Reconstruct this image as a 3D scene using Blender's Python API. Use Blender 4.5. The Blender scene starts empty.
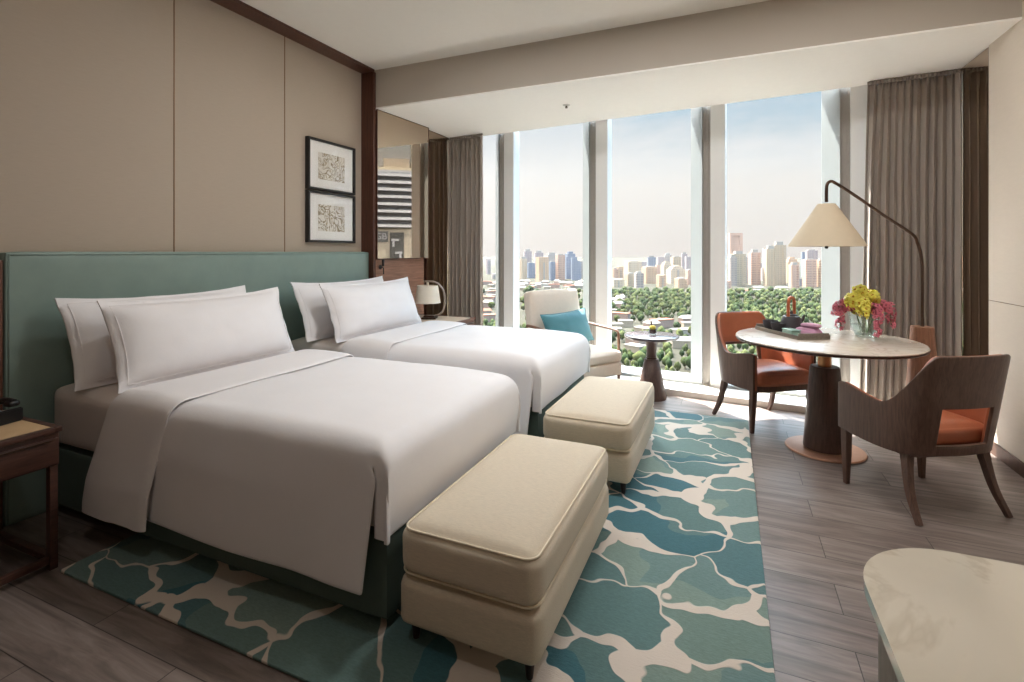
import bpy, bmesh, math, random
from math import sin, cos, pi, radians, sqrt, atan2, tan
from mathutils import Vector, Matrix, noise

random.seed(7)
SC = bpy.context.scene
COL = SC.collection

# ------------------------------------------------------------------ helpers
def lin(r, g, b):
    f = lambda c: (c/255/12.92) if c/255 <= .04045 else ((c/255+.055)/1.055)**2.4
    return (f(r), f(g), f(b), 1)

MATS = {}
class NT:
    def __init__(self, m):
        m.use_nodes = True
        self.t = m.node_tree
        self.t.nodes.clear()
    def n(self, kind, **kw):
        nd = self.t.nodes.new(kind)
        for k, v in kw.items():
            setattr(nd, k, v)
        return nd
    def l(self, a, b):
        self.t.links.new(a, b)

def setin(node, **kw):
    for k, v in kw.items():
        node.inputs[k.replace('_', ' ')].default_value = v

def ramp(t, fac, stops):
    r = t.n('ShaderNodeValToRGB')
    e = r.color_ramp.elements
    while len(e) < len(stops):
        e.new(.5)
    for el, (p, c) in zip(e, stops):
        el.position = p
        el.color = c
    t.l(fac, r.inputs[0])
    return r.outputs[0]

def mat(name, col, rough=.6, metal=0, noise_amt=0, noise_scale=20, stretch=(1, 1, 1), bump=0, bump_scale=200, spec=.5, coat=0, sheen=0):
    """principled material with procedural colour variation and bump"""
    if name in MATS:
        return MATS[name]
    m = bpy.data.materials.new(name)
    t = NT(m)
    out = t.n('ShaderNodeOutputMaterial')
    p = t.n('ShaderNodeBsdfPrincipled')
    t.l(p.outputs[0], out.inputs[0])
    p.inputs['Base Color'].default_value = col
    p.inputs['Roughness'].default_value = rough
    p.inputs['Metallic'].default_value = metal
    p.inputs['Specular IOR Level'].default_value = spec
    p.inputs['Coat Weight'].default_value = coat
    p.inputs['Coat Roughness'].default_value = .08
    p.inputs['Sheen Weight'].default_value = sheen
    tc = t.n('ShaderNodeTexCoord')
    mp = t.n('ShaderNodeMapping')
    mp.inputs['Scale'].default_value = stretch
    t.l(tc.outputs['Object'], mp.inputs[0])
    if noise_amt:
        nz = t.n('ShaderNodeTexNoise')
        setin(nz, Scale=noise_scale, Detail=5.0, Roughness=.6)
        t.l(mp.outputs[0], nz.inputs['Vector'])
        lo = tuple(c*(1-noise_amt) for c in col[:3])+(1,)
        hi = tuple(min(1, c*(1+noise_amt)) for c in col[:3])+(1,)
        t.l(ramp(t, nz.outputs['Fac'], [(.3, lo), (.7, hi)]), p.inputs['Base Color'])
    if bump:
        nb = t.n('ShaderNodeTexNoise')
        setin(nb, Scale=bump_scale, Detail=3.0)
        t.l(mp.outputs[0], nb.inputs['Vector'])
        b = t.n('ShaderNodeBump')
        b.inputs['Strength'].default_value = bump
        b.inputs['Distance'].default_value = .004
        t.l(nb.outputs['Fac'], b.inputs['Height'])
        t.l(b.outputs[0], p.inputs['Normal'])
    MATS[name] = m
    return m

def wood(name, dark, light, scale=6, stretch=(1, 14, 14), rough=.42, coat=.0):
    if name in MATS:
        return MATS[name]
    m = bpy.data.materials.new(name)
    t = NT(m)
    out = t.n('ShaderNodeOutputMaterial')
    p = t.n('ShaderNodeBsdfPrincipled')
    t.l(p.outputs[0], out.inputs[0])
    tc = t.n('ShaderNodeTexCoord')
    mp = t.n('ShaderNodeMapping')
    mp.inputs['Scale'].default_value = stretch
    t.l(tc.outputs['Object'], mp.inputs[0])
    nz = t.n('ShaderNodeTexNoise')
    setin(nz, Scale=scale, Detail=8.0, Roughness=.65, Distortion=.6)
    t.l(mp.outputs[0], nz.inputs['Vector'])
    t.l(ramp(t, nz.outputs['Fac'], [(.32, dark), (.68, light)]), p.inputs['Base Color'])
    p.inputs['Roughness'].default_value = rough
    p.inputs['Coat Weight'].default_value = coat
    b = t.n('ShaderNodeBump')
    setin(b, Strength=.12, Distance=.003)
    t.l(nz.outputs['Fac'], b.inputs['Height'])
    t.l(b.outputs[0], p.inputs['Normal'])
    MATS[name] = m
    return m

def finish(name, bm, m, parent=None, smooth=True, angle=40):
    bmesh.ops.recalc_face_normals(bm, faces=bm.faces)
    me = bpy.data.meshes.new(name)
    bm.to_mesh(me)
    bm.free()
    if m:
        me.materials.append(m)
    if smooth:
        for p in me.polygons:
            p.use_smooth = True
        try:
            me.set_sharp_from_angle(angle=radians(angle))
        except Exception:
            pass
    o = bpy.data.objects.new(name, me)
    COL.objects.link(o)
    if parent:
        o.parent = parent
    return o

def tag(o, label=None, cat=None, group=None, kind=None):
    if label: o['label'] = label
    if cat: o['category'] = cat
    if group: o['group'] = group
    if kind: o['kind'] = kind
    return o

def thing(name, label, cat, loc=(0, 0, 0), rz=0, group=None):
    o = bpy.data.objects.new(name, None)
    COL.objects.link(o)
    o.empty_display_size = .1
    o.location = loc
    o.rotation_euler = (0, 0, rz)
    return tag(o, label, cat, group)

def struct(name, bm, m, smooth=False, parent=None):
    o = finish(name, bm, m, parent, smooth)
    if parent is None:
        o['kind'] = 'structure'
    return o

def copy_tree(o, parent=None):
    c = o.copy()
    COL.objects.link(c)
    c.parent = parent
    for ch in list(o.children):
        copy_tree(ch, c)
    return c

def B():
    return bmesh.new()

def box(bm, lo, hi, bev=0, seg=2, M=None):
    """axis aligned box from corner lo to corner hi, optional bevel"""
    r = bmesh.ops.create_cube(bm, size=1)
    vs = r['verts']
    c = [(a+b)/2 for a, b in zip(lo, hi)]
    s = [abs(b-a) for a, b in zip(lo, hi)]
    for v in vs:
        v.co = Vector((c[0]+v.co.x*s[0], c[1]+v.co.y*s[1], c[2]+v.co.z*s[2]))
    if bev:
        es = list({e for v in vs for e in v.link_edges})
        rr = bmesh.ops.bevel(bm, geom=es, offset=min(bev, min(s)*.45), segments=seg, affect='EDGES', profile=.5)
        vs = [v for v in rr['verts']] + [v for v in vs if v.is_valid]
    if M is not None:
        for v in set(vs):
            v.co = M @ v.co
    return bm

def prism(bm, pts, z0, z1, M=None):
    """extrude a closed xy polygon from z0 to z1"""
    a = [bm.verts.new((x, y, z0)) for x, y in pts]
    b = [bm.verts.new((x, y, z1)) for x, y in pts]
    bm.faces.new(a[::-1])
    bm.faces.new(b)
    n = len(pts)
    for i in range(n):
        bm.faces.new((a[i], a[(i+1) % n], b[(i+1) % n], b[i]))
    if M is not None:
        for v in a+b:
            v.co = M @ v.co
    return bm

def lathe(bm, prof, seg=40, c=(0, 0, 0), close=False):
    rings = []
    for r, z in prof:
        if r < 1e-6:
            rings.append([bm.verts.new((c[0], c[1], c[2]+z))])
        else:
            rings.append([bm.verts.new((c[0]+r*cos(2*pi*i/seg), c[1]+r*sin(2*pi*i/seg), c[2]+z)) for i in range(seg)])
    prs = list(zip(rings, rings[1:]))
    if close:
        prs.append((rings[-1], rings[0]))
    for A, Bq in prs:
        if len(A) == 1 and len(Bq) == 1:
            continue
        for i in range(seg):
            j = (i+1) % seg
            if len(A) == 1:
                bm.faces.new((A[0], Bq[i], Bq[j]))
            elif len(Bq) == 1:
                bm.faces.new((A[i], A[j], Bq[0]))
            else:
                bm.faces.new((A[i], A[j], Bq[j], Bq[i]))
    return bm

def catmull(pts, n=8):
    P = [Vector(p) for p in pts]
    P = [P[0]*2-P[1]]+P+[P[-1]*2-P[-2]]
    out = []
    for i in range(1, len(P)-2):
        for k in range(n):
            t = k/n
            out.append(.5*((2*P[i])+(P[i+1]-P[i-1])*t+(2*P[i-1]-5*P[i]+4*P[i+1]-P[i+2])*t*t+(3*P[i]-P[i-1]-3*P[i+1]+P[i+2])*t**3))
    out.append(P[-2])
    return out

def tube(bm, pts, r, seg=10, closed=False):
    P = [Vector(p) for p in pts]
    n = len(P)
    rad = r if isinstance(r, (list, tuple)) else [r]*n
    rings = []
    up = None
    for i in range(n):
        if closed:
            d = (P[(i+1) % n]-P[i-1]).normalized()
        else:
            d = (P[min(i+1, n-1)]-P[max(i-1, 0)]).normalized()
        if up is None:
            up = d.orthogonal().normalized()
        up = (up-d*up.dot(d)).normalized()
        s = d.cross(up)
        rings.append([bm.verts.new(P[i]+(up*cos(2*pi*k/seg)+s*sin(2*pi*k/seg))*rad[i]) for k in range(seg)])
    for i in range(n if closed else n-1):
        A, Bq = rings[i], rings[(i+1) % n]
        for k in range(seg):
            j = (k+1) % seg
            bm.faces.new((A[k], A[j], Bq[j], Bq[k]))
    if not closed:
        bm.faces.new(rings[0][::-1])
        bm.faces.new(rings[-1])
    return bm

def grid(bm, nu, nv, f, wrap_u=False, skip=None):
    vs = [[bm.verts.new(f(i/(nu-1 if not wrap_u else nu), j/(nv-1))) for j in range(nv)] for i in range(nu)]
    for i in range(nu if wrap_u else nu-1):
        for j in range(nv-1):
            if skip and skip(i, j):
                continue
            a = (i+1) % nu
            bm.faces.new((vs[i][j], vs[a][j], vs[a][j+1], vs[i][j+1]))
    return bm

def soft_box(bm, lo, hi, r=.03, bulge=(0, 0, 0), n=14, M=None, wob=0):
    """rounded upholstered block; bulge pushes the faces out along x, y, z"""
    c = Vector([(a+b)/2 for a, b in zip(lo, hi)])
    h = Vector([abs(b-a)/2 for a, b in zip(lo, hi)])
    r = min(r, min(h)*.98)
    t = bmesh.new()
    bmesh.ops.create_cube(t, size=2)
    bmesh.ops.subdivide_edges(t, edges=t.edges[:], cuts=n, use_grid_fill=True)
    vm = {}
    def cl(a):   # denser near the corners
        return max(-1, min(1, sin(a*pi/2)*.5+a*.5))
    for v in t.verts:
        q = Vector((cl(v.co.x), cl(v.co.y), cl(v.co.z)))
        p = Vector((q.x*h.x, q.y*h.y, q.z*h.z))
        inn = Vector([max(-(h[k]-r), min(h[k]-r, p[k])) for k in range(3)])
        d = p-inn
        if d.length > 1e-9:
            p = inn+d.normalized()*r
        w = [1-q[k]**4 for k in range(3)]
        p.x += bulge[0]*q.x*w[1]*w[2]
        p.y += bulge[1]*q.y*w[0]*w[2]
        p.z += bulge[2]*q.z*w[0]*w[1]
        p += c
        if wob:
            p += Vector((noise.noise(p*9), noise.noise(p*9+Vector((5, 0, 0))), noise.noise(p*9+Vector((0, 7, 0)))))*wob
        if M is not None:
            p = M @ p
        vm[v.index] = bm.verts.new(p)
    for f in t.faces:
        bm.faces.new([vm[v.index] for v in f.verts])
    t.free()
    return bm

def solidify(o, th, offset=0):
    md = o.modifiers.new('thickness', 'SOLIDIFY')
    md.thickness = th
    md.offset = offset
    return o

def subsurf(o, lv=1):
    md = o.modifiers.new('smoothing', 'SUBSURF')
    md.levels = lv
    md.render_levels = lv
    return o

def rrect(x0, y0, x1, y1, r, n=6):
    pts = []
    for cx, cy, a0 in ((x1-r, y1-r, 0), (x0+r, y1-r, pi/2), (x0+r, y0+r, pi), (x1-r, y0+r, 3*pi/2)):
        for k in range(n+1):
            a = a0+pi/2*k/n
            pts.append((cx+r*cos(a), cy+r*sin(a)))
    return pts

def smooth(a, b_, x):
    t_ = max(0, min(1, (x-a)/(b_-a)))
    return t_*t_*(3-2*t_)
RZ = lambda a: Matrix.Rotation(a, 4, 'Z')
TR = lambda x, y, z=0: Matrix.Translation((x, y, z))

# ------------------------------------------------------------------ camera
cam = bpy.data.cameras.new('camera')
co = bpy.data.objects.new('camera', cam)
COL.objects.link(co)
co.location = (0, 0, 1.35)
co.rotation_euler = (pi/2, 0, radians(23.4))
cam.sensor_width = 36
cam.lens = 504/1024*36
cam.shift_y = -89/1024
cam.clip_start = .05
cam.clip_end = 20000
SC.camera = co
TH = radians(23.4)
def wpt(u, v, fw):
    """world point at picture position (u, v), fw metres in front of the camera (used to set out the far city)"""
    r = (u-512)/504*fw
    return Vector((-sin(TH)*fw+cos(TH)*r, cos(TH)*fw+sin(TH)*r, 1.35+(252-v)/504*fw))

# ------------------------------------------------------------------ materials
linen = mat('white_linen', lin(240, 237, 238), .75, noise_amt=.015, noise_scale=5, bump=.08, bump_scale=60, sheen=.15)
linen2 = mat('white_sheet', lin(238, 234, 234), .7, noise_amt=.015, noise_scale=4, bump=.06, bump_scale=40)
matt = mat('mattress_cover', lin(228, 218, 212), .8, noise_amt=.02, noise_scale=8, bump=.06, bump_scale=40)
green = mat('sage_leather', lin(130, 150, 142), .5, noise_amt=.05, noise_scale=6, bump=.08, bump_scale=260)
greenbase = mat('green_bed_fabric', lin(88, 104, 96), .75, noise_amt=.05, noise_scale=8, bump=.1, bump_scale=250)
oat = mat('oatmeal_linen', lin(212, 198, 176), .85, noise_amt=.10, noise_scale=45, stretch=(1, 8, 8), bump=.35, bump_scale=120, sheen=.1)
oatpipe = mat('oatmeal_piping', lin(226, 212, 188), .8, noise_amt=.03, bump=.1)
darkleg = mat('dark_stained_leg', lin(48, 30, 26), .4, noise_amt=.1)
walnut = wood('walnut', lin(62, 42, 34), lin(98, 70, 56), 5, (16, 16, 1.2), .42)
walnuth = wood('walnut_long_grain', lin(88, 54, 42), lin(118, 76, 58), 5, (14, 1.2, 16), .42)
trimwood = wood('reveal_walnut', lin(70, 40, 29), lin(96, 58, 42), 4, (14, 14, 1.0), .4)
panelwood = wood('headwall_veneer', lin(120, 84, 66), lin(158, 116, 94), 4, (10, 1.0, 16), .45)
chairwood = wood('chair_walnut', lin(78, 57, 49), lin(108, 82, 70), 5, (18, 18, 1.4), .38)
leather = mat('tan_leather', lin(176, 103, 72), .36, noise_amt=.08, noise_scale=10, bump=.1, bump_scale=220)
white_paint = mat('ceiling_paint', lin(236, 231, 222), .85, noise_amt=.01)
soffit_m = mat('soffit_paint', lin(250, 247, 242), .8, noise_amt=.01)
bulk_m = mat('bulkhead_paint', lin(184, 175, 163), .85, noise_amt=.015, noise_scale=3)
wall_r = mat('right_wallcovering', lin(214, 201, 186), .8, noise_amt=.02, noise_scale=14, stretch=(1, 1, 6), bump=.06)
fabric_wall = mat('woven_wall_panel', lin(178, 164, 148), .85, noise_amt=.035, noise_scale=60, stretch=(1, .25, 6), bump=.1, bump_scale=220)
seam_m = mat('bronze_seam', lin(120, 92, 66), .4, metal=.6)
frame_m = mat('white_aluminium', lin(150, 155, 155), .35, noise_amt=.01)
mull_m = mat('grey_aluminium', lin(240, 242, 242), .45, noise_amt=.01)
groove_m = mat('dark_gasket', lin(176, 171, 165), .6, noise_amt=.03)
stone_m = mat('sill_stone', lin(222, 217, 208), .5, noise_amt=.06, noise_scale=14)
black = mat('black_metal', lin(28, 26, 26), .4, noise_amt=.05)
blackplastic = mat('black_plastic', lin(26, 26, 28), .35, noise_amt=.05)
bronze = mat('dark_bronze', lin(84, 66, 56), .35, metal=.8, noise_amt=.05)
brass = mat('brushed_brass', lin(196, 150, 110), .3, metal=.9, noise_amt=.05)
copperplate = mat('rose_bronze_plate', lin(196, 150, 124), .4, metal=.55, noise_amt=.05)
shade_m = mat('beige_shade_fabric', lin(204, 188, 163), .8, noise_amt=.02, bump=.1, bump_scale=200)
shade_w = mat('ivory_shade_fabric', lin(234, 226, 210), .8, noise_amt=.02, bump=.08, bump_scale=200)
curt = mat('taupe_curtain', lin(158, 148, 139), .8, noise_amt=.04, noise_scale=40, stretch=(4, 4, .5), bump=.1, bump_scale=200, sheen=.1)
sheer_m = mat('cream_curtain_lining', lin(222, 214, 202), .85, noise_amt=.02)
teal_c = mat('teal_cushion', lin(74, 132, 142), .7, noise_amt=.1, noise_scale=6, sheen=.3, bump=.1)
ivory = mat('ivory_upholstery', lin(226, 212, 196), .85, noise_amt=.03, noise_scale=30, bump=.15, bump_scale=180)
armwood = wood('arm_walnut', lin(112, 82, 66), lin(146, 110, 90), 5, (1.5, 12, 12), .4)
conem = wood('dark_cone_veneer', lin(70, 52, 46), lin(96, 74, 66), 5, (14, 14, 1.2), .4)
lampwood = wood('lamp_column_wood', lin(126, 84, 62), lin(158, 110, 84), 5, (14, 14, 1.2), .4)

def marble(name, base, vein, scale, rough, coat=.3):
    m = bpy.data.materials.new(name)
    t = NT(m)
    out = t.n('ShaderNodeOutputMaterial')
    p = t.n('ShaderNodeBsdfPrincipled')
    t.l(p.outputs[0], out.inputs[0])
    tc = t.n('ShaderNodeTexCoord')
    n1 = t.n('ShaderNodeTexNoise')
    setin(n1, Scale=scale, Detail=6.0, Roughness=.6, Distortion=1.2)
    t.l(tc.outputs['Object'], n1.inputs['Vector'])
    t.l(ramp(t, n1.outputs['Fac'], [(.35, base), (.48, base), (.5, vein), (.53, base), (.8, tuple(c*.93 for c in base[:3])+(1,))]), p.inputs['Base Color'])
    p.inputs['Roughness'].default_value = rough
    p.inputs['Coat Weight'].default_value = coat
    p.inputs['Coat Roughness'].default_value = .03
    MATS[name] = m
    return m
marble_t = marble('cream_marble', lin(214, 203, 190), lin(196, 182, 168), 2.4, .2)
marble_d = marble('ivory_marble', lin(222, 212, 194), lin(208, 196, 176), 1.6, .13, .5)

def thin_glass(name, tint, refl=1.0, ior=1.45):
    m = bpy.data.materials.new(name)
    t = NT(m)
    out = t.n('ShaderNodeOutputMaterial')
    tr = t.n('ShaderNodeBsdfTransparent')
    tr.inputs[0].default_value = tint
    gl = t.n('ShaderNodeBsdfGlossy')
    gl.inputs['Roughness'].default_value = .01
    gl.inputs['Color'].default_value = (refl, refl, refl, 1)
    fr = t.n('ShaderNodeFresnel')
    gm = t.n('ShaderNodeNewGeometry')      # same reflectance from either side of the thin pane
    ir = t.n('ShaderNodeMapRange')
    setin(ir, To_Min=ior, To_Max=1/ior)
    t.l(gm.outputs['Backfacing'], ir.inputs['Value'])
    t.l(ir.outputs[0], fr.inputs[0])
    mx = t.n('ShaderNodeMixShader')
    t.l(fr.outputs[0], mx.inputs[0])
    t.l(tr.outputs[0], mx.inputs[1])
    t.l(gl.outputs[0], mx.inputs[2])
    t.l(mx.outputs[0], out.inputs[0])
    MATS[name] = m
    return m
win_glass = thin_glass('window_glass', (.97, .985, .985, 1), .6, 1.10)
vase_glass = thin_glass('vase_glass', (.90, .95, .94, 1), 1.0, 1.6)
pic_glass = thin_glass('picture_glass', (.98, .98, .98, 1), .8)

def mirror_mat():
    m = bpy.data.materials.new('bronze_mirror')
    t = NT(m)
    out = t.n('ShaderNodeOutputMaterial')
    p = t.n('ShaderNodeBsdfPrincipled')
    p.inputs['Base Color'].default_value = (.50, .405, .315, 1)
    p.inputs['Metallic'].default_value = 1
    p.inputs['Roughness'].default_value = .012
    t.l(p.outputs[0], out.inputs[0])
    return m
mirror_m = mirror_mat()

def floor_mat():
    m = bpy.data.materials.new('oak_planks')
    t = NT(m)
    out = t.n('ShaderNodeOutputMaterial')
    p = t.n('ShaderNodeBsdfPrincipled')
    t.l(p.outputs[0], out.inputs[0])
    tc = t.n('ShaderNodeTexCoord')
    br = t.n('ShaderNodeTexBrick')
    br.offset = .37
    br.offset_frequency = 2
    setin(br, Scale=1.0, Mortar_Size=.0018, Mortar_Smooth=.1, Bias=0.0, Brick_Width=1.25, Row_Height=.19)
    br.inputs['Color1'].default_value = (0, 0, 0, 1)
    br.inputs['Color2'].default_value = (1, 1, 1, 1)
    br.inputs['Mortar'].default_value = (.5, .5, .5, 1)
    mp0 = t.n('ShaderNodeMapping')
    mp0.inputs['Location'].default_value = (.4, .07, 0)
    t.l(tc.outputs['Object'], mp0.inputs[0])
    t.l(mp0.outputs[0], br.inputs['Vector'])
    # grain, shifted per plank
    sep = t.n('ShaderNodeVectorMath', operation='MULTIPLY')
    sep.inputs[1].default_value = (1.3, 13, 1)
    t.l(tc.outputs['Object'], sep.inputs[0])
    sh = t.n('ShaderNodeVectorMath', operation='MULTIPLY_ADD')
    t.l(br.outputs['Color'], sh.inputs[0])
    sh.inputs[1].default_value = (7, 3, 5)
    t.l(sep.outputs[0], sh.inputs[2])
    nz = t.n('ShaderNodeTexNoise')
    setin(nz, Scale=1.8, Detail=9.0, Roughness=.62, Distortion=.9)
    t.l(sh.outputs[0], nz.inputs['Vector'])
    c = ramp(t, nz.outputs['Fac'], [(.25, lin(86, 75, 70)), (.5, lin(131, 118, 111)), (.75, lin(160, 147, 139))])
    # plank to plank tone
    tone = t.n('ShaderNodeMix', data_type='RGBA', blend_type='MULTIPLY')
    tone.inputs['Factor'].default_value = 1
    t.l(c, tone.inputs['A'])
    t.l(ramp(t, br.outputs['Color'], [(0, (.78, .76, .76, 1)), (1, (1.0, 1.0, 1.0, 1))]), tone.inputs['B'])
    gap = t.n('ShaderNodeMix', data_type='RGBA')
    t.l(br.outputs['Fac'], gap.inputs['Factor'])
    t.l(tone.outputs['Result'], gap.inputs['A'])
    gap.inputs['B'].default_value = lin(52, 44, 40)
    t.l(gap.outputs['Result'], p.inputs['Base Color'])
    p.inputs['Roughness'].default_value = .38
    b = t.n('ShaderNodeBump')
    setin(b, Strength=.15, Distance=.002)
    t.l(nz.outputs['Fac'], b.inputs['Height'])
    t.l(b.outputs[0], p.inputs['Normal'])
    return m

def rug_mat():
    m = bpy.data.materials.new('tufted_rug')
    t = NT(m)
    out = t.n('ShaderNodeOutputMaterial')
    p = t.n('ShaderNodeBsdfPrincipled')
    t.l(p.outputs[0], out.inputs[0])
    tc = t.n('ShaderNodeTexCoord')
    nz = t.n('ShaderNodeTexNoise')
    setin(nz, Scale=3.4, Detail=2.0, Roughness=.5)
    t.l(tc.outputs['Object'], nz.inputs['Vector'])
    ds = t.n('ShaderNodeVectorMath', operation='MULTIPLY_ADD')
    t.l(nz.outputs['Color'], ds.inputs[0])
    ds.inputs[1].default_value = (.42, .42, 0)
    t.l(tc.outputs['Object'], ds.inputs[2])
    mp = t.n('ShaderNodeMapping')
    mp.inputs['Scale'].default_value = (3.0, 3.9, 1)
    mp.inputs['Rotation'].default_value = (0, 0, radians(24))
    t.l(ds.outputs[0], mp.inputs[0])
    def vor(feature, scale, off=(0, 0, 0), dims='2D'):
        q = t.n('ShaderNodeVectorMath', operation='ADD')
        t.l(mp.outputs[0], q.inputs[0])
        q.inputs[1].default_value = off
        v = t.n('ShaderNodeTexVoronoi', voronoi_dimensions=dims, feature=feature)
        v.inputs['Scale'].default_value = scale
        t.l(q.outputs[0], v.inputs['Vector'])
        return v
    ve = vor('DISTANCE_TO_EDGE', 1.0)
    vc = vor('F1', 1.0)
    v2 = vor('F1', .8, (3.7, 1.3, 0))
    # vein width varies over the rug; pools of cream where it is widest
    nw = t.n('ShaderNodeTexNoise')
    setin(nw, Scale=2.3, Detail=1.0)
    t.l(tc.outputs['Object'], nw.inputs['Vector'])
    wd = t.n('ShaderNodeMapRange')
    setin(wd, From_Min=.42, From_Max=.70, To_Min=.018, To_Max=.17)
    t.l(nw.outputs['Fac'], wd.inputs['Value'])
    cmp_ = t.n('ShaderNodeMath', operation='SUBTRACT')
    t.l(wd.outputs[0], cmp_.inputs[0])
    t.l(ve.outputs['Distance'], cmp_.inputs[1])
    edge = t.n('ShaderNodeMapRange')
    setin(edge, From_Min=-.006, From_Max=.006, To_Min=0.0, To_Max=1.0)
    t.l(cmp_.outputs[0], edge.inputs['Value'])
    sp1 = t.n('ShaderNodeSeparateColor')
    t.l(vc.outputs['Color'], sp1.inputs[0])
    sp2 = t.n('ShaderNodeSeparateColor')
    t.l(v2.outputs['Color'], sp2.inputs[0])
    c1 = ramp(t, sp1.outputs[0], [(0, lin(66, 108, 117)), (.3, lin(116, 138, 132)), (.55, lin(138, 156, 147)), (.8, lin(98, 127, 128))])
    c1n = t.t.nodes[-1]
    c1n.color_ramp.interpolation = 'CONSTANT'
    c2 = ramp(t, sp2.outputs[1], [(0, lin(66, 118, 128)), (.5, lin(124, 150, 140))])
    t.t.nodes[-1].color_ramp.interpolation = 'CONSTANT'
    mx = t.n('ShaderNodeMix', data_type='RGBA')
    mx.inputs['Factor'].default_value = .45
    t.l(c1, mx.inputs['A'])
    t.l(c2, mx.inputs['B'])
    # heathered yarn
    yn = t.n('ShaderNodeTexNoise')
    setin(yn, Scale=55.0, Detail=4.0, Roughness=.7)
    yv = t.n('ShaderNodeMapping')
    yv.inputs['Scale'].default_value = (1, 3, 1)
    t.l(tc.outputs['Object'], yv.inputs[0])
    t.l(yv.outputs[0], yn.inputs['Vector'])
    hm = t.n('ShaderNodeMix', data_type='RGBA', blend_type='MULTIPLY')
    hm.inputs['Factor'].default_value = 1
    t.l(mx.outputs['Result'], hm.inputs['A'])
    t.l(ramp(t, yn.outputs['Fac'], [(.3, (.72, .74, .74, 1)), (.7, (1, 1, 1, 1))]), hm.inputs['B'])
    fin = t.n('ShaderNodeMix', data_type='RGBA')
    t.l(edge.outputs[0], fin.inputs['Factor'])
    t.l(hm.outputs['Result'], fin.inputs['A'])
    fin.inputs['B'].default_value = lin(212, 200, 188)
    t.l(fin.outputs['Result'], p.inputs['Base Color'])
    p.inputs['Roughness'].default_value = .95
    p.inputs['Sheen Weight'].default_value = .1
    ad = t.n('ShaderNodeMath', operation='MULTIPLY_ADD')
    t.l(edge.outputs[0], ad.inputs[0])
    ad.inputs[1].default_value = 1.2
    t.l(yn.outputs['Fac'], ad.inputs[2])
    b = t.n('ShaderNodeBump')
    setin(b, Strength=.5, Distance=.004)
    t.l(ad.outputs[0], b.inputs['Height'])
    t.l(b.outputs[0], p.inputs['Normal'])
    return m

# ------------------------------------------------------------------ room shell
WX = -3.35      # woven wall panels, set back behind the walnut reveal
MX = -3.20      # plane of the mirrors and low wood panels
RX = 1.62       # right wall
CZ, SZ = 3.14, 2.76
BY = 4.02       # bulkhead face
NB = -2.6       # wall behind the camera
E_ = Vector((.9947, -.1025, 0)); N_ = Vector((.1025, .9947, 0)); O_ = Vector((0, 5.205, 0))
WM = Matrix(((E_.x, N_.x, 0, O_.x), (E_.y, N_.y, 0, O_.y), (0, 0, 1, 0), (0, 0, 0, 1)))   # window wall frame: s along, n outwards
def yw(x): return 5.205-.1030*x

struct('floor', box(B(), (WX-.1, NB-.1, -.06), (RX+.2, 5.9, 0)), floor_mat())
struct('ceiling', box(B(), (WX-.1, NB-.1, CZ), (RX+.2, BY, CZ+.1)), white_paint)
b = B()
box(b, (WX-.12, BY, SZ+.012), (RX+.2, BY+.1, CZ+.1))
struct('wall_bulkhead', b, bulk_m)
b = B()
prism(b, [(WX-.1, BY), (RX+.2, BY), (RX+.2, yw(RX+.2)), (WX-.1, yw(WX-.1))], SZ, SZ+.012)
struct('ceiling_soffit', b, soffit_m)
b = B()
box(b, (WX-.15, NB-.1, 0), (WX, 4.02, CZ))
struct('wall_left', b, fabric_wall)
for i, y in enumerate((.35, 1.25, 2.155, 3.05)):
    struct('trim_%d' % (i+1), box(B(), (WX-.004, y-.004, 1.2), (WX+.0015, y+.004, CZ-.02)), seam_m)
# walnut reveal: head board and right post
b = B()
box(b, (WX, NB, CZ-.025), (MX, 4.0, CZ-.0005))
struct('trim_5', b, trimwood)
b = B()
box(b, (WX, 3.985, 0), (MX, 4.02, CZ-.026))
struct('trim_6', b, trimwood)
struct('wall_alcove', box(B(), (WX-.15, 4.021, 0), (MX-.03, yw(MX)+.25, SZ)), trimwood)
struct('trim_7', box(B(), (MX-.03, 4.021, 0), (MX+.0, 4.87, 1.275), .003), panelwood)
# low veneer panel left of the headboard
struct('trim_8', box(B(), (WX, NB, 0), (MX-.05, 1.268, 1.31), .003), walnuth)
# right wall with its step and baseboard
struct('wall_right', box(B(), (RX, NB, 0), (RX+.2, 4.45, CZ)), wall_r)
struct('wall_recess', box(B(), (RX+.012, 4.45, 0), (RX+.2, 5.6, SZ)), trimwood)
struct('wall_back', box(B(), (WX-.1, NB-.15, 0), (RX+.2, NB, CZ)), wall_r)
struct('trim_9', box(B(), (RX-.0015, NB, 1.02), (RX, 4.448, 1.024)), seam_m)
struct('baseboard_right', box(B(), (RX-.014, NB, 0), (RX, 4.45, .085), .003), walnut)

# mirrors
def mirror(y0, y1, z0, z1, label, ang=0):
    t = thing('wall_mirror', label, 'mirror', (MX+.012, y0, z0), -ang)
    w = y1-y0
    finish('mirror_glass', box(B(), (-.008, 0.004, .004), (0, w-.004, z1-z0-.004)), mirror_m, t, False)
    bb = B()
    for lo, hi in (((-.01, 0, 0), (.003, .005, z1-z0)), ((-.01, w-.005, 0), (.003, w, z1-z0)),
                   ((-.01, .005, 0), (.003, w-.005, .005)), ((-.01, .005, z1-z0-.005), (.003, w-.005, z1-z0))):
        box(bb, lo, hi)
    finish('edge_trim', bb, trimwood, t, False)
    return t
mirror(4.024, 4.862, 1.28, SZ-.004, 'bronze tinted wall mirror above the wood panel, reflecting a tower block', radians(3.9))
mirror(4.90, 5.40, .01, SZ-.004, 'tall bronze tinted mirror strip in the corner beside the left curtain')
t = thing('wall_mirror', 'dark bronze mirror strip in the recess beside the right curtain', 'mirror', (RX+.008, 4.46, .01))
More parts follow.
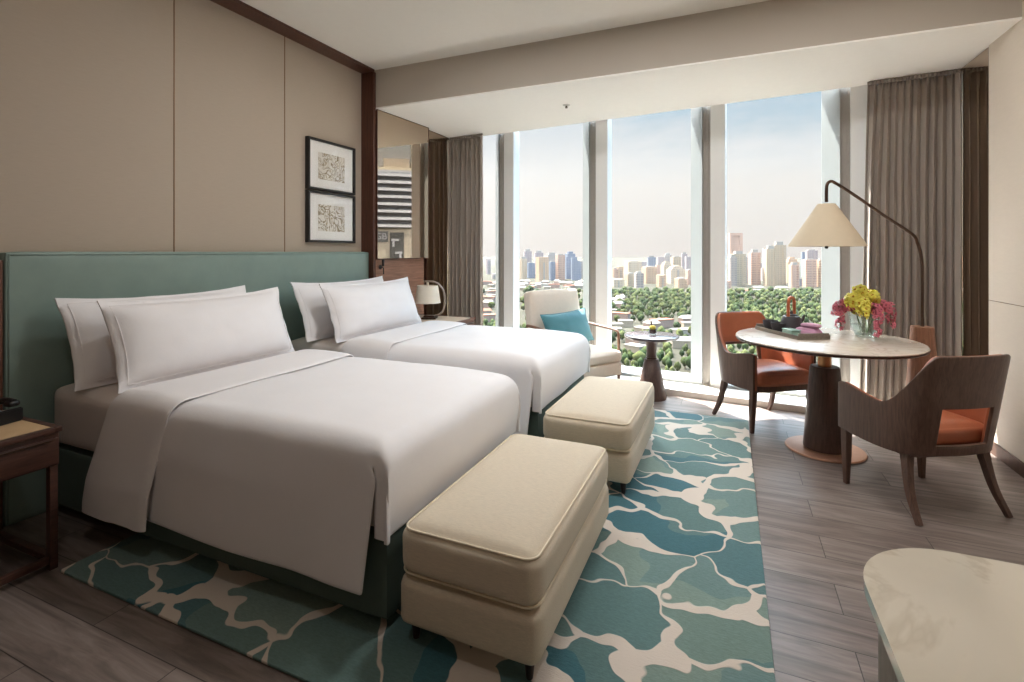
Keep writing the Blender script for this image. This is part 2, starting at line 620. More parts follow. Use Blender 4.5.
finish('mirror_glass', box(B(), (-.005, 0, 0), (0, .52, SZ-.02)), mirror_m, t, False)
finish('edge_trim', box(B(), (-.006, -.004, 0), (.0, -.0005, SZ-.02)), bronze, t, False)

# ------------------------------------------------------------------ window wall
D_ = .145          # depth from the room face out to the glass
ZT = 2.98
starts = [-3.70, -2.555, -1.41, -.25, .875, 2.02]     # left end of each mullion's groove
PLZ = .055
b = B()
def plinth_front(x): return 4.905-.1036*x
prism(b, [(WX-.1, plinth_front(WX-.1)), (RX+.2, plinth_front(RX+.2)), (RX+.2, yw(RX+.2)+.3), (WX-.1, yw(WX-.1)+.3)], 0, PLZ)
struct('trim_10', b, stone_m)
for i, s in enumerate(starts):
    par = None
    b = B()
    prism(b, [(s+.075, 0), (s+.205, 0), (s+.205, D_), (s+.075, D_)], PLZ, ZT, WM)
    o = struct('trim_%d' % (11+i), b, mull_m)
    b = B()                                   # recessed joint
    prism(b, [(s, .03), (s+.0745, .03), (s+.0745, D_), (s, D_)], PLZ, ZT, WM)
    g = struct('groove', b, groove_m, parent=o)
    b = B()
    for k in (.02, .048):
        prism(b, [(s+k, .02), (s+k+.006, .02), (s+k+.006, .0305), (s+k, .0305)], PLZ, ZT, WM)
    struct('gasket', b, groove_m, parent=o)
for i in range(len(starts)-1):
    s0, s1 = starts[i]+.205, starts[i+1]
    b = B()
    SP = .13
    # splayed right jamb, splayed sill and head of this light
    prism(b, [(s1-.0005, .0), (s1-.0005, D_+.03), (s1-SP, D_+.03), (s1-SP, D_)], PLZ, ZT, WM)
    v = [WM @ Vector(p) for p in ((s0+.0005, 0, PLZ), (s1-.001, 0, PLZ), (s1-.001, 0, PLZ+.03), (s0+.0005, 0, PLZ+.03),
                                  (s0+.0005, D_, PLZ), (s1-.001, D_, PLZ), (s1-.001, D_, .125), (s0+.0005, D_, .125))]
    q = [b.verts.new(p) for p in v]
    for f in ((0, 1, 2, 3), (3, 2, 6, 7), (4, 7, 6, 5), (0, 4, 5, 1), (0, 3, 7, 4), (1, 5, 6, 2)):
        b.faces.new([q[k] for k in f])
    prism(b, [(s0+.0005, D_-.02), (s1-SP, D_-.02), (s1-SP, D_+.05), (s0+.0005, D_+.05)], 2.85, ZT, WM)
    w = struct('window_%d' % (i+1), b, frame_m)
    b = B()
    prism(b, [(s0+.001, D_+.006), (s1-SP-.001, D_+.006), (s1-SP-.001, D_+.014), (s0+.001, D_+.014)], .12, 2.86, WM)
    g = finish('pane', b, win_glass, w, False)
b = B()     # slab edge over the glass
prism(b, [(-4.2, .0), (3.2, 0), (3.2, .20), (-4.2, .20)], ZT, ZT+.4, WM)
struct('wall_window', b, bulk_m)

# ------------------------------------------------------------------ rug
b = B()
box(b, (-2.59, 1.19, .001), (.13, 4.42, .013), .005, 2)
rug = tag(finish('area_rug', b, rug_mat()), 'teal and sage area rug with cream branching veins under the beds and ottomans', 'rug')

# ------------------------------------------------------------------ headboard and beds
hb = thing('headboard', 'long sage green upholstered headboard behind both beds', 'headboard', (-3.2945, 2.64, 0))
b = B()
soft_box(b, (-.046, 1.275-2.64, .0), (.046, 3.982-2.64, 1.352), .018, (.004, 0, 0), 20)
finish('upholstered_panel', b, green, hb)
b = B()
tube(b, [(.047, 1.29-2.64, .02), (.047, 1.29-2.64, 1.337), (.047, 3.967-2.64, 1.337), (.047, 3.967-2.64, .02)], .003, 6)
finish('piping', b, green, hb)

def duvet_mesh(L, W, H, low):
    """one cloth from the fold (x=0) over the foot; long loose sides, slit at the foot corners, foot end tucked"""
    bm = B()
    R = .085
    nu, nv = 64, 76
    q = R*pi/2
    totx = L-R+q+.25
    side = H-low-R
    toty = W/2-R+q+side
    ic = int(round((L-R*.9)/totx*(nu-1)))
    xs = [min(1, k/(nu-1)) for k in range(nu)]
    def f(i, j):
        k = int(round(i*(nu-1)))
        sx = i*totx
        if sx <= L-R: px, dx = sx, 0
        elif sx <= L-R+q:
            th = (sx-L+R)/R; px, dx = L-R+R*sin(th), R*(1-cos(th))
        else: px, dx = L, R+sx-(L-R+q)
        t_ = (j*2-1)*toty; a = abs(t_); sg = 1 if t_ > 0 else -1
        if k > ic and a > W/2-R+q:
            a = W/2-R+q+(a-(W/2-R+q))*.30/side
        if a <= W/2-R: py, dy = a, 0
        elif a <= W/2-R+q:
            th = (a-W/2+R)/R; py, dy = W/2-R+R*sin(th), R*(1-cos(th))
        else: py, dy = W/2, R+a-(W/2-R+q)
        down = max(dx, dy) if (dx > R and dy > R) else (sqrt(dx*dx+dy*dy) if (dx > 0 and dy > 0) else dx+dy)
        if k > ic: down = min(down, .33)
        z = H-down
        crown = .016*(1-(min(1, sx/(L-R))*2-1)**4)*(1-(2*j-1)**2) if dx == 0 else 0
        wr = .007*noise.noise(Vector((px*2.0, t_*2.2, 2)))+.003*noise.noise(Vector((px*6, t_*5, 6)))
        out = 0
        if k <= ic and dy > 0:
            d = min(1, dy/.5)
            out = .034*min(1, dy/.22)*(1 if sx < L*.8 else min(1, dy/.4))+.010*sin(px*6.3+sg)*d
            px -= .065*d*(sx/L)**6+.10*d*(1-smooth(0, .35, sx/L))
            w = smooth(.62, .97, sx/(L-R))
            out = out*(1-w)+w*.040*d**1.25
            px += .052*smooth(.90, 1.0, sx/(L-R))*smooth(R*.6, R*1.4, dy)
        elif dy > R*.4:
            out = -.004
        bx = .016*sin(min(1, dx/.3)*pi) if dx else 0
        return Vector((px+bx, sg*(py+out+wr*.6), z+crown+wr))
    def skip(i, j):
        t_ = abs(((j+.5)/(nv-1)*2-1)*toty)
        return i == ic and t_ > W/2-R+q*1.05
    grid(bm, nu, nv, f, skip=skip)
    return bm

def make_bed(y0, lab, duvet_lab, pl, far_flap=True):
    W, X0, X1 = 1.10, -3.235, -1.105
    yc = y0+W/2
    bd = thing('bed', lab, 'bed', ((X0+X1)/2, yc, 0), 0, None)
    l = (X1-X0)/2
    b = B(); soft_box(b, (-l, -W/2, .045), (l, W/2, .345), .018, (.002, .002, 0), 12); finish('bed_base', b, greenbase, bd)
    for sx in (-1, 1):
        for sy in (-1, 1):
            b = B(); lathe(b, [(0, .0135), (.022, .0135), (.028, .048), (0, .048)], 14, (sx*(l-.12), sy*(W/2-.1), 0)); finish('leg', b, darkleg, bd)
    b = B(); soft_box(b, (-l-.006, -W/2-.008, .35), (l-.01, W/2+.008, .660), .06, (.004, .010, .004), 16); finish('mattress', b, matt, bd)
    # duvet
    XF = -2.255                      # edge of the turned-down band
    L = (-1.088)-XF
    H = .684
    Wd = W+.075
    dv = thing('duvet', duvet_lab, 'duvet', (XF, yc, 0))
    o = finish('cover', duvet_mesh(L, Wd, H, .172), linen, dv, True, 80)
    solidify(o, .010, -1); subsurf(o, 1)
    # turned-down band between the pillows and the duvet
    b = B()
    def f(i, j):
        toty = Wd/2+.02+.53
        sy = (j*2-1)*toty
        a = abs(sy); sg = 1 if sy > 0 else -1
        fl_ = Wd/2+.02
        R = .09
        if a <= fl_-R:
            yy, dz = a, 0
        elif a <= fl_-R+R*pi/2:
            th = (a-fl_+R)/R
            yy, dz = fl_-R+R*sin(th), R*(1-cos(th))
        else:
            k = a-(fl_-R+R*pi/2)
            yy, dz = fl_+.045*min(1, k/.3), R+k
        w0 = -.37-.13*min(1, dz/.5)
        x = w0+(-w0+.045)*i-.085*min(1, dz/.5)*i
        puff = .014*sin(pi*min(1, max(0, i)))**.5
        z = H+.013-dz+.004*noise.noise(Vector((x*4, sy*3, 2)))
        yy += puff*.6*min(1, dz*8)
        z += puff*(1-min(1, dz*8))
        if i > .97:
            yy -= .01*min(1, dz*8); 
        return Vector((x, sg*yy, max(z, .155)))
    grid(b, 14, 90, f)
    o = finish('turned_down_band', b, linen2, dv, True, 80)
    solidify(o, .008, -1); subsurf(o, 1)
    return bd

def pillow(loc, W, Hh, T, tilt, label, seed, roll=0):
    """oxford pillow; width along y, leaning back against the headboard"""
    t = thing('pillow', label, 'pillow', loc)
    M = Matrix.Rotation(-tilt, 4, 'Y') @ Matrix.Rotation(roll, 4, 'X')
    b = B()
    def face(sg):
        def f(i, j):
            u, v = i*2-1, j*2-1
            au, av = abs(u), abs(v)
            flange = .955
            iu, iv = min(1, au/.965), min(1, av/.92)
            th = T/2*((1-iu**2.6)**.62)*((1-iv**2.4)**.62)
            # sides pinch in between the four pointed corners
            y = u*W/2*(1-.045*(1-av**2)*au**3-.0)
            z = v*Hh/2*(1-.10*(1-au**2.0)*(0 if v < 0 else 1)*av**2+.03*au**4*(1 if v > 0 else 0))
            p = Vector((sg*(th+.004), y, z+Hh/2))
            w = noise.noise(Vector((u*2+seed, v*2, sg)))*.006+noise.noise(Vector((u*6+seed, v*4, sg)))*.003
            p.x += sg*w*min(1, th*30)
            p.x += .010*noise.noise(Vector((u*4+seed*2, v*3, 3)))*(au**6+av**6)
            return M @ p
        return f
    nu, nv = 44, 26
    for sg in (1, -1):
        grid(b, nu, nv, face(sg))
    bmesh.ops.remove_doubles(b, verts=b.verts, dist=.0001)
    # close the thin edge
    be = [e for e in b.edges if e.is_boundary]
    if be:
        bmesh.ops.bridge_loops(b, edges=be)
    o = finish('pillowcase', b, linen, t, True, 75)
    bb = B()
    pts = []
    for k in range(80):
        a = k/80*4
        s = int(a); q = a-s
        u, v = [(-1+2*q, -1), (1, -1+2*q), (1-2*q, 1), (-1, 1-2*q)][s]
        u *= .93; v *= .88
        y = u*W/2*(1-.045*(1-abs(v)**2)*abs(u)**3)
        z = v*Hh/2*(1-.10*(1-abs(u)**2.0)*(0 if v < 0 else 1)*abs(v)**2)
        iu, iv = min(1, abs(u)/.965), min(1, abs(v)/.92)
        th = T/2*((1-iu**2.6)**.62)*((1-iv**2.4)**.62)
        pts.append(M @ Vector((th+.005, y, z+Hh/2)))
    tube(bb, pts, .0014, 5, True)
    finish('stitch_line', bb, linen2, t)
    return t

BED1, BED2 = 1.45, 2.97
make_bed(BED1, 'nearer twin bed with dark green upholstered base, beside the dark nightstand', 'white duvet with turned-down edge spread over the nearer bed', 0)
make_bed(BED2, 'farther twin bed with green base, on the window side of the other bed', 'white duvet with turned-down edge spread over the farther bed by the window', 0)
PZ = .668
pillow((-2.94, BED1+.50, PZ), 1.08, .475, .19, radians(21), 'white pillow against the green headboard, rear of two on the nearer bed', 1)
pillow((-2.70, BED1+.56, PZ), 1.08, .465, .245, radians(21), 'plump white pillow standing in front on the nearer bed', 5)
pillow((-2.94, BED2+.475, PZ), 1.12, .475, .19, radians(21), 'white pillow against the headboard, rear of two on the farther bed', 9)
pillow((-2.70, BED2+.535, PZ), 1.14, .465, .245, radians(21), 'plump white pillow standing in front on the farther bed', 13)

# ------------------------------------------------------------------ ottomans
def make_ottoman(x0, y0, label):
    W, Ln = .512, 1.0
    t = thing('ottoman', label, 'ottoman', (x0+W/2, y0+Ln/2, .013))
    w, l = W/2, Ln/2
    b = B(); soft_box(b, (-w, -l, .062), (w, l, .232), .034, (.005, .007, 0), 16); finish('base', b, oat, t)
    b = B(); soft_box(b, (-w+.001, -l+.001, .236), (w-.001, l-.001, .40), .046, (.008, .010, .022), 20, wob=.001); cs = finish('cushion', b, oat, t)
    b = B()
    for z in (.248, .391):
        d = .012 if z > .3 else .006
        pts = [Vector((x, y, z)) for x, y in rrect(-w+d, -l+d, w-d, l-d, .046, 8)]
        tube(b, pts, .0042, 6, True)
    finish('piping', b, oatpipe, cs)
    for sx in (-1, 1):
        for sy in (-1, 1):
            b = B()
            lathe(b, [(0, .001), (.011, .001), (.019, .066), (0, .066)], 14, (sx*(w-.045), sy*(l-.05), 0))
            finish('leg', b, darkleg, t)
    return t
make_ottoman(-1.045, 1.425, 'oatmeal linen ottoman at the foot of the nearer bed')
make_ottoman(-1.01, 2.76, 'oatmeal linen ottoman at the foot of the farther bed')

# ------------------------------------------------------------------ nightstands
inlay = mat('tan_leather_inlay', lin(200, 168, 128), .55, noise_amt=.04, noise_scale=12)
def nightstand(x0, x1, y0, y1, label, zt, wood_m, inlay_m):
    t = thing('nightstand', label, 'nightstand', ((x0+x1)/2, (y0+y1)/2, 0))
    a, c = (x1-x0)/2, (y1-y0)/2
    b = B(); box(b, (-a, -c, zt-.165), (a, c, zt-.022), .004); finish('drawer_case', b, wood_m, t)
    b = B(); box(b, (a+.0005, -c+.006, zt-.155), (a+.014, c-.006, zt-.045), .003); dr = finish('drawer', b, wood_m, t)
    b = B(); box(b, (a+.0145, -c+.03, zt-.053), (a+.024, c-.03, zt-.047), .002); finish('handle', b, bronze, dr)
    b = B()
    for lo, hi in (((-a-.004, -c-.004, zt-.021), (a+.018, -c+.02, zt)), ((-a-.004, c-.02, zt-.021), (a+.018, c+.004, zt)),
                   ((-a-.004, -c+.02, zt-.021), (-a+.02, c-.02, zt)), ((a-.01, -c+.02, zt-.021), (a+.018, c-.02, zt))):
        box(b, lo, hi, .002)
    finish('top_frame', b, wood_m, t)
    b = B(); box(b, (-a+.021, -c+.021, zt-.02), (a-.011, c-.021, zt-.002)); finish('top_inlay', b, inlay_m, t)
    for sx in (-1, 1):
        for sy in (-1, 1):
            b = B(); cx, cy = sx*(a-.02), sy*(c-.016)
            box(b, (cx-.016, cy-.014, .001), (cx+.016, cy+.014, zt-.166), .002); finish('leg', b, wood_m, t)
    for sy in (-1, 1):
        b = B(); cy = sy*(c-.016)
        box(b, (-a+.037, cy-.014, .03), (a-.037, cy+.014, .058), .002); finish('stretcher', b, wood_m, t)
    for sx in (-1, 1):
        b = B(); cx = sx*(a-.02)
        box(b, (cx-.014, -c+.031, .03), (cx+.014, c-.031, .058), .002); finish('stretcher', b, wood_m, t)
    return t
nightstand(-3.225, -2.635, .60, 1.21, 'dark walnut nightstand with open leg frame beside the nearer bed', .607, wood('dark_walnut', lin(60, 37, 30), lin(88, 57, 46), 5, (14, 1.2, 16), .42), inlay)
beige_top = mat('pale_stone_top', lin(214, 190, 164), .45, noise_amt=.05)
nightstand(-3.185, -2.50, 4.20, 4.76, 'wooden nightstand with pale top between the farther bed and left curtain', .655, walnuth, beige_top)

# telephone
t = thing('telephone', 'black desk telephone on the dark walnut nightstand', 'telephone', (-2.955, 1.085, .606), radians(-80))
b = B()
q = [(-.09, -.1, 0), (.09, -.1, 0), (.09, .1, 0), (-.09, .1, 0), (-.09, -.1, .018), (.09, -.1, .018), (.09, .1, .062), (-.09, .1, .062)]
vs = [b.verts.new(p) for p in q]
for f in ((0, 3, 2, 1), (4, 5, 6, 7), (0, 1, 5, 4), (1, 2, 6, 5), (2, 3, 7, 6), (3, 0, 4, 7)):
    b.faces.new([vs[i] for i in f])
bmesh.ops.bevel(b, geom=b.edges[:], offset=.006, segments=2, affect='EDGES')
finish('body', b, blackplastic, t)
b = B()
tube(b, catmull([(-.062, -.085, .045), (-.062, -.04, .070), (-.062, .04, .090), (-.062, .085, .085)], 5), .014, 10)
soft_box(b, (-.084, -.098, .030), (-.04, -.055, .055), .012, n=4)
soft_box(b, (-.084, .05, .066), (-.04, .096, .092), .012, n=4)
finish('handset', b, blackplastic, t)
greyk = mat('grey_keys', lin(120, 120, 122), .5)
SL = .044/.2
for r in range(4):
    for c in range(3):
        b = B()
        x, y = -.008+c*.03, -.062+r*.024
        z = .018+(y+.1)*SL
        box(b, (x-.010, y-.007, z+.0005), (x+.010, y+.007, z+.0055), .002)
        finish('key', b, greyk, t)
b = B(); box(b, (-.02, .045, .0515), (.075, .085, .0635), .003); finish('display', b, greyk, t)

# table lamp on the window-side nightstand
t = thing('table_lamp', 'small bedside lamp with ivory shade and curved bronze arm on the far nightstand', 'lamp', (-2.875, 4.48, .6555), radians(22))
b = B(); soft_box(b, (-.075, -.07, .0), (.075, .07, .018), .004, n=5); soft_box(b, (-.055, -.05, .019), (.055, .05, .034), .004, n=5); finish('base', b, bronze, t)
arm = [(0.0, 0, .030), (.06, 0, .032), (.12, 0, .06), (.155, 0, .12), (.163, 0, .20), (.145, 0, .29), (.10, 0, .355), (.04, 0, .385), (-.03, 0, .388), (-.06, 0, .386)]
b = B(); tube(b, catmull(arm, 8), .0105, 10); finish('arm', b, mat('satin_nickel', lin(158, 146, 136), .35, metal=.6, noise_amt=.04), t)
b = B()
lathe(b, [(.132, .165), (.106, .345), (.108, .345), (.134, .165)], 44, (-.02, 0, 0), True); finish('shade', b, shade_w, t)
b = B(); lathe(b, [(0, .33), (.012, .33), (.012, .379), (0, .379)], 12, (-.02, 0, 0)); lathe(b, [(0, .25), (.028, .27), (.03, .295), (.012, .33), (0, .33)], 16, (-.02, 0, 0)); finish('bulb_holder', b, shade_w, t)

# reading light on the veneer panel
t = thing('reading_light', 'small black reading light on the wood panel right of the headboard', 'light', (MX+.001, 4.085, 1.20))
b = B(); lathe(b, [(0, 0), (.022, 0), (.022, .008), (0, .008)], 20); o = finish('mount', b, black, t); o.rotation_euler = (0, pi/2, 0)
b = B(); tube(b, [(.009, 0, 0), (.03, 0, .0), (.04, 0, -.01), (.043, 0, -.07)], .006, 8); finish('arm', b, black, t)
b = B(); tube(b, [(.038, 0, .01), (.038, 0, .075)], [.011, .013], 12); finish('head', b, black, t)

# ------------------------------------------------------------------ framed prints
def art_mat(name, seed):
    m = bpy.data.materials.new(name)
    t_ = NT(m)
    out = t_.n('ShaderNodeOutputMaterial'); p = t_.n('ShaderNodeBsdfPrincipled'); t_.l(p.outputs[0], out.inputs[0])
    tc = t_.n('ShaderNodeTexCoord')
    mp = t_.n('ShaderNodeMapping'); mp.inputs['Location'].default_value = (seed, seed*2.1, seed); t_.l(tc.outputs['Object'], mp.inputs[0])
    nz = t_.n('ShaderNodeTexNoise'); setin(nz, Scale=9.0, Detail=1.0, Distortion=2.2); t_.l(mp.outputs[0], nz.inputs['Vector'])
    c = ramp(t_, nz.outputs['Fac'], [(0, lin(228, 222, 212)), (.44, lin(150, 134, 106)), (.52, lin(232, 226, 216)), (.60, lin(176, 160, 132)), (.66, lin(230, 224, 214))])
    t_.t.nodes[-1].color_ramp.interpolation = 'CONSTANT'
    t_.l(c, p.inputs['Base Color']); p.inputs['Roughness'].default_value = .8
    return m
matboard = mat('white_mat_board', lin(246, 244, 240), .85, noise_amt=.01)
def picture(z0, z1, label, seed):
    y0, y1 = 3.265, 3.855
    t = thing('picture_frame', label, 'picture', (WX+.002, (y0+y1)/2, (z0+z1)/2))
    w, h = (y1-y0)/2, (z1-z0)/2
    b = B(); f = .02
    for lo, hi in (((0, -w, -h), (.04, -w+f, h)), ((0, w-f, -h), (.04, w, h)), ((0, -w+f, -h), (.04, w-f, -h+f)), ((0, -w+f, h-f), (.04, w-f, h))):
        box(b, lo, hi, .0015)
    finish('frame', b, black, t)
    b = B(); box(b, (.012, -w+f, -h+f), (.018, w-f, h-f)); finish('mat_board', b, matboard, t, False)
    b = B()
    box(b, (.0185, -w*.56, -h*.55), (.020, w*.56, h*.50)); finish('artwork', b, art_mat('abstract_print_%d' % seed, seed), t, False)
    b = B(); box(b, (.028, -w+f, -h+f), (.031, w-f, h-f)); finish('glass', b, pic_glass, t, False)
picture(1.895, 2.345, 'upper of two black framed abstract prints on the woven wall', 3)
picture(1.435, 1.885, 'lower of two black framed abstract prints on the woven wall', 8)

# sprinkler on the soffit
t = thing('ceiling_sprinkler', 'small round sprinkler head on the white soffit over the window', 'sprinkler', (-1.44, 4.64, SZ-.001))
b = B(); lathe(b, [(0, 0), (.036, 0), (.036, -.004), (.026, -.009), (0, -.009)], 24); finish('escutcheon', b, mat('chrome_white', lin(206, 202, 196), .3, metal=.3), t)
b = B(); lathe(b, [(0, -.0095), (.010, -.0095), (.008, -.024), (.014, -.026), (.014, -.029), (0, -.029)], 16); finish('nozzle', b, bronze, t)

# ------------------------------------------------------------------ curtains
def curtain(s0, s1, n0, label, folds, ztop, zbot, seed, amp=.06, lean=0.0, lining_edge=None):
    t = thing('curtain', label, 'curtain', WM @ Vector((s0, n0, 0)), atan2(E_.y, E_.x))
    Wd = s1-s0
    b = B()
    nu = folds*14
    def f(i, j):
        h = j                       # 0 bottom .. 1 top
        ph = i*folds*2*pi+.5*noise.noise(Vector((i*5, seed, 0)))*3
        a = amp*(.55+.45*(1-h)) * (.65+.5*noise.noise(Vector((i*9+seed, 1, 0))))
        if h > .955:
            k = (h-.955)/.045
            a = a*(1-.45*k)
            extra = .010*sin(ph*2.0)*k
        else:
            extra = 0
        sway = .018*noise.noise(Vector((i*4+seed, h*1.8, 3)))*min(1, (1-i)*5)
        ss = (i+.012*sin(ph*2)*.6)*Wd+sway+lean*(1-h)*(1-i)
        nn = a*sin(ph)+extra+.012*noise.noise(Vector((i*13+seed, h*2.5, 9)))
        nn -= .055*smooth(.9, 1, i) if s0 > 0 else .035*(1-smooth(0, .1, i))
        return Vector((ss, nn, zbot+(ztop-zbot)*h))
    grid(b, nu+1, 40, f)
    o = finish('drape', b, curt, t, True, 80)
    solidify(o, .004)
    b = B()                         # gathered heading tape
    def g(i, j):
        ph = i*folds*4*pi
        return Vector((i*Wd, .012*sin(ph)-.006, ztop+.001+.028*j))
    grid(b, nu*2+1, 3, g)
    o = finish('heading', b, curt, t, True, 80); solidify(o, .014)
    return t
curtain(-3.185, -2.70, -.12, 'taupe curtain gathered at the left end of the window by the mirror', 7, SZ-.032, .07, 2, .052)
tr_ = curtain(1.065, 1.644, -.10, 'wide taupe curtain gathered at the right end of the window behind the floor lamp', 12, SZ-.032, .07, 6, .05, -.06)


# ------------------------------------------------------------------ lounge chair and its cushion by the window
LD = radians(-122)
t = thing('lounge_chair', 'ivory upholstered lounge chair with wooden arms in front of the window', 'armchair', (-1.36, 4.658, 0), LD)
b = B(); soft_box(b, (-.30, -.24, .20), (.30, .325, .325), .02, (.003, .004, 0), 10); finish('seat_base', b, ivory, t)
b = B(); soft_box(b, (-.301, -.22, .327), (.301, .33, .425), .03, (.004, .006, .012), 14); finish('seat_cushion', b, ivory, t)
b = B(); soft_box(b, (-.312, -.07, .0), (.312, .07, .63), .035, (.006, .02, .008), 14, Matrix.Translation((0, -.255, .34)) @ Matrix.Rotation(radians(10), 4, 'X')); finish('backrest', b, ivory, t)
for sx in (-1, 1):
    b = B()
    pts = [(sx*.318, -.34, .635), (sx*.322, -.1, .625), (sx*.323, .13, .612), (sx*.324, .21, .604), (sx*.324, .245, .585), (sx*.324, .255, .54), (sx*.320, .262, .21)]
    tube(b, catmull(pts, 6), .0135, 10)
    finish('armrest', b, armwood, t)
    b = B(); tube(b, [(sx*.320, .262, .212), (sx*.30, .27, .019 if sx > 0 else .001)], [.016, .010], 10); finish('leg', b, armwood, t)
    b = B(); tube(b, [(sx*.318, -.335, .64), (sx*.315, -.30, .22), (sx*.30, -.30, .058)], [.012, .017, .011], 10); finish('leg', b, armwood, t)
    b = B(); tube(b, [(sx*.315, -.298, .215), (sx*.318, .26, .215)], .014, 8); finish('side_rail', b, armwood, t)

t = thing('cushion', 'teal velvet cushion leaning on the ivory lounge chair', 'cushion', (-1.396, 4.686, .465), radians(-32))
M = Matrix.Rotation(radians(-20), 4, 'Y') @ Matrix.Rotation(radians(3), 4, 'X')
b = B()
for sg in (1, -1):
    def f(i, j, sg=sg):
        u, v = 2*i-1, 2*j-1
        th = .075*(max(0, 1-abs(u)**2.6)**.55)*(max(0, 1-abs(v)**2.6)**.55)
        y = u*.29*(1-.07*(1-v*v)*u*u); z = v*.165*(1-.10*(1-u*u)*v*v)+.16
        return M @ Vector((sg*th+.004*noise.noise(Vector((u*3, v*3, sg))), y, z))
    grid(b, 30, 22, f)
bmesh.ops.remove_doubles(b, verts=b.verts, dist=.001)
finish('cover', b, teal_c, t, True, 80)
bb = B(); P = []
for k in range(64):
    a = k/64*4; s = int(a); q = a-s
    u, v = [(-1+2*q, -1), (1, -1+2*q), (1-2*q, 1), (-1, 1-2*q)][s]
    P.append(M @ Vector((0, u*.29*(1-.07*(1-v*v)*u*u), v*.165*(1-.10*(1-u*u)*v*v)+.16)))
tube(bb, P, .004, 6, True); finish('piping', bb, teal_c, t)

# ------------------------------------------------------------------ pedestal side table with a drink
t = thing('side_table', 'small round dark pedestal side table with a drink, by the window', 'table', (-.668, 4.80, 0))
b = B(); lathe(b, [(0, .555), (.232, .555), (.244, .566), (.248, .572), (.248, .578), (.244, .581), (0, .581)], 64); finish('tabletop', b, mat('dark_table_lacquer', lin(92, 82, 88), .2, noise_amt=.05, coat=.5), t)
b = B(); lathe(b, [(0, .378), (.046, .378), (.044, .42), (.047, .47), (.058, .52), (.082, .5545), (0, .5545)], 40); finish('neck', b, conem, t)
b = B(); lathe(b, [(0, .364), (.050, .364), (.050, .3775), (0, .3775)], 40); finish('collar', b, bronze, t)
b = B(); lathe(b, [(0, .001), (.132, .001), (.134, .02), (.066, .358), (.060, .3635), (0, .3635)], 48); finish('pedestal', b, conem, t)

t = thing('cocktail_glass', 'small glass of dark drink with a yellow garnish on the pedestal side table', 'glass', (-.66, 4.815, .5815))
b = B(); lathe(b, [(0, 0), (.031, 0), (.036, .02), (.038, .075), (.0355, .075), (.0335, .02), (.03, .014), (0, .014)], 32); finish('tumbler', b, vase_glass, t)
b = B(); lathe(b, [(0, .015), (.029, .015), (.0325, .021), (.0340, .052), (0, .052)], 28); finish('drink', b, mat('dark_rum', lin(70, 38, 22), .2, noise_amt=.1), t)
yel = mat('lemon_yellow', lin(226, 202, 84), .5, noise_amt=.1, noise_scale=60)
b = B(); soft_box(b, (-.026, -.022, .0525), (.026, .022, .082), .012, (.002, .002, .004), 6, wob=.002); finish('garnish', b, yel, t)
b = B(); tube(b, [(-.012, .012, .083), (-.016, .014, .125)], [.008, .008], 10); finish('stirrer', b, mat('cinnamon_bark', lin(84, 58, 44), .7, noise_amt=.2), t)

# ------------------------------------------------------------------ round table
TX, TY = .593, 4.007
t = thing('round_table', 'round marble topped dining table on a dark cone pedestal', 'table', (TX, TY, 0))
b = B(); lathe(b, [(0, .742), (.543, .742), (.552, .746), (.556, .752), (.552, .758), (.546, .761), (0, .761)], 96); finish('tabletop', b, marble_t, t)
b = B(); lathe(b, [(0, .722), (.50, .722), (.553, .734), (.5575, .7415), (0, .7415)], 96); finish('wooden_edge', b, walnut, t)
b = B(); lathe(b, [(0, .572), (.040, .572), (.040, .7215), (0, .7215)], 40)
finish('neck', b, brass, t)
b = B(); lathe(b, [(0, .0165), (.128, .0165), (.130, .03), (.09, .560), (.084, .571), (0, .571)], 64); finish('pedestal', b, conem, t)
b = B(); lathe(b, [(0, .001), (.236, .001), (.240, .006), (.236, .013), (.15, .0155), (0, .0155)], 72); finish('base_plate', b, copperplate, t)

TZ = .7615
# serving tray: corners at A (window side), B (near), C (right)
A, Bc = Vector((.175, 4.275)), Vector((.415, 3.85))
dl = (Bc-A).normalized(); dw = Vector((-dl.y, dl.x))
ctr = (A+Bc)/2+dw*.118
ang = atan2(dl.y, dl.x)
tray_m = wood('grey_tray_wood', lin(104, 95, 85), lin(136, 125, 112), 6, (1.5, 14, 14), .45)
t = thing('serving_tray', 'rectangular grey brown tray with dark handle ends on the round table', 'tray', (ctr.x, ctr.y, TZ), ang)
L2, W2 = .244, .118
b = B(); box(b, (-L2, -W2, .0), (L2, W2, .008), .001); finish('base', b, tray_m, t)
b = B()
box(b, (-L2, -W2, .0085), (L2, -W2+.008, .026), .001)
box(b, (-L2, W2-.008, .0085), (L2, W2, .030), .001)
finish('side_rim', b, tray_m, t)
for sx in (-1, 1):
    b = B(); x0, x1 = (L2-.009, L2) if sx > 0 else (-L2, -L2+.009)
    box(b, (x0, -W2+.0085, .0085), (x1, W2-.0085, .042), .002); finish('handle_end', b, tray_m, t)
def on_tray(a, c): return (ctr.x+dl.x*a+dw.x*c, ctr.y+dl.y*a+dw.y*c, TZ+.0085)
cast = mat('cast_iron', lin(58, 54, 58), .45, noise_amt=.1, bump=.15, bump_scale=120)
def cup(a, c, label):
    t = thing('tea_cup', label, 'cup', on_tray(a, c), 0, 'dark tea cups on the tray')
    b = B(); lathe(b, [(0, .0), (.022, .0), (.026, .004), (.036, .028), (.039, .052), (.0365, .052), (.033, .028), (.022, .008), (0, .007)], 32); finish('bowl', b, cast, t)
    b = B(); lathe(b, [(0, .030), (.0325, .030), (.0325, .0305), (0, .0305)], 24); finish('tea', b, mat('tea_liquid', lin(80, 52, 30), .1, noise_amt=.05), t); t.scale = (1.35, 1.35, 1.3)
cup(-.165, -.045, 'dark round tea cup at the window end of the tray')
cup(-.045, -.06, 'dark round tea cup in the middle of the tray, before the teapot')
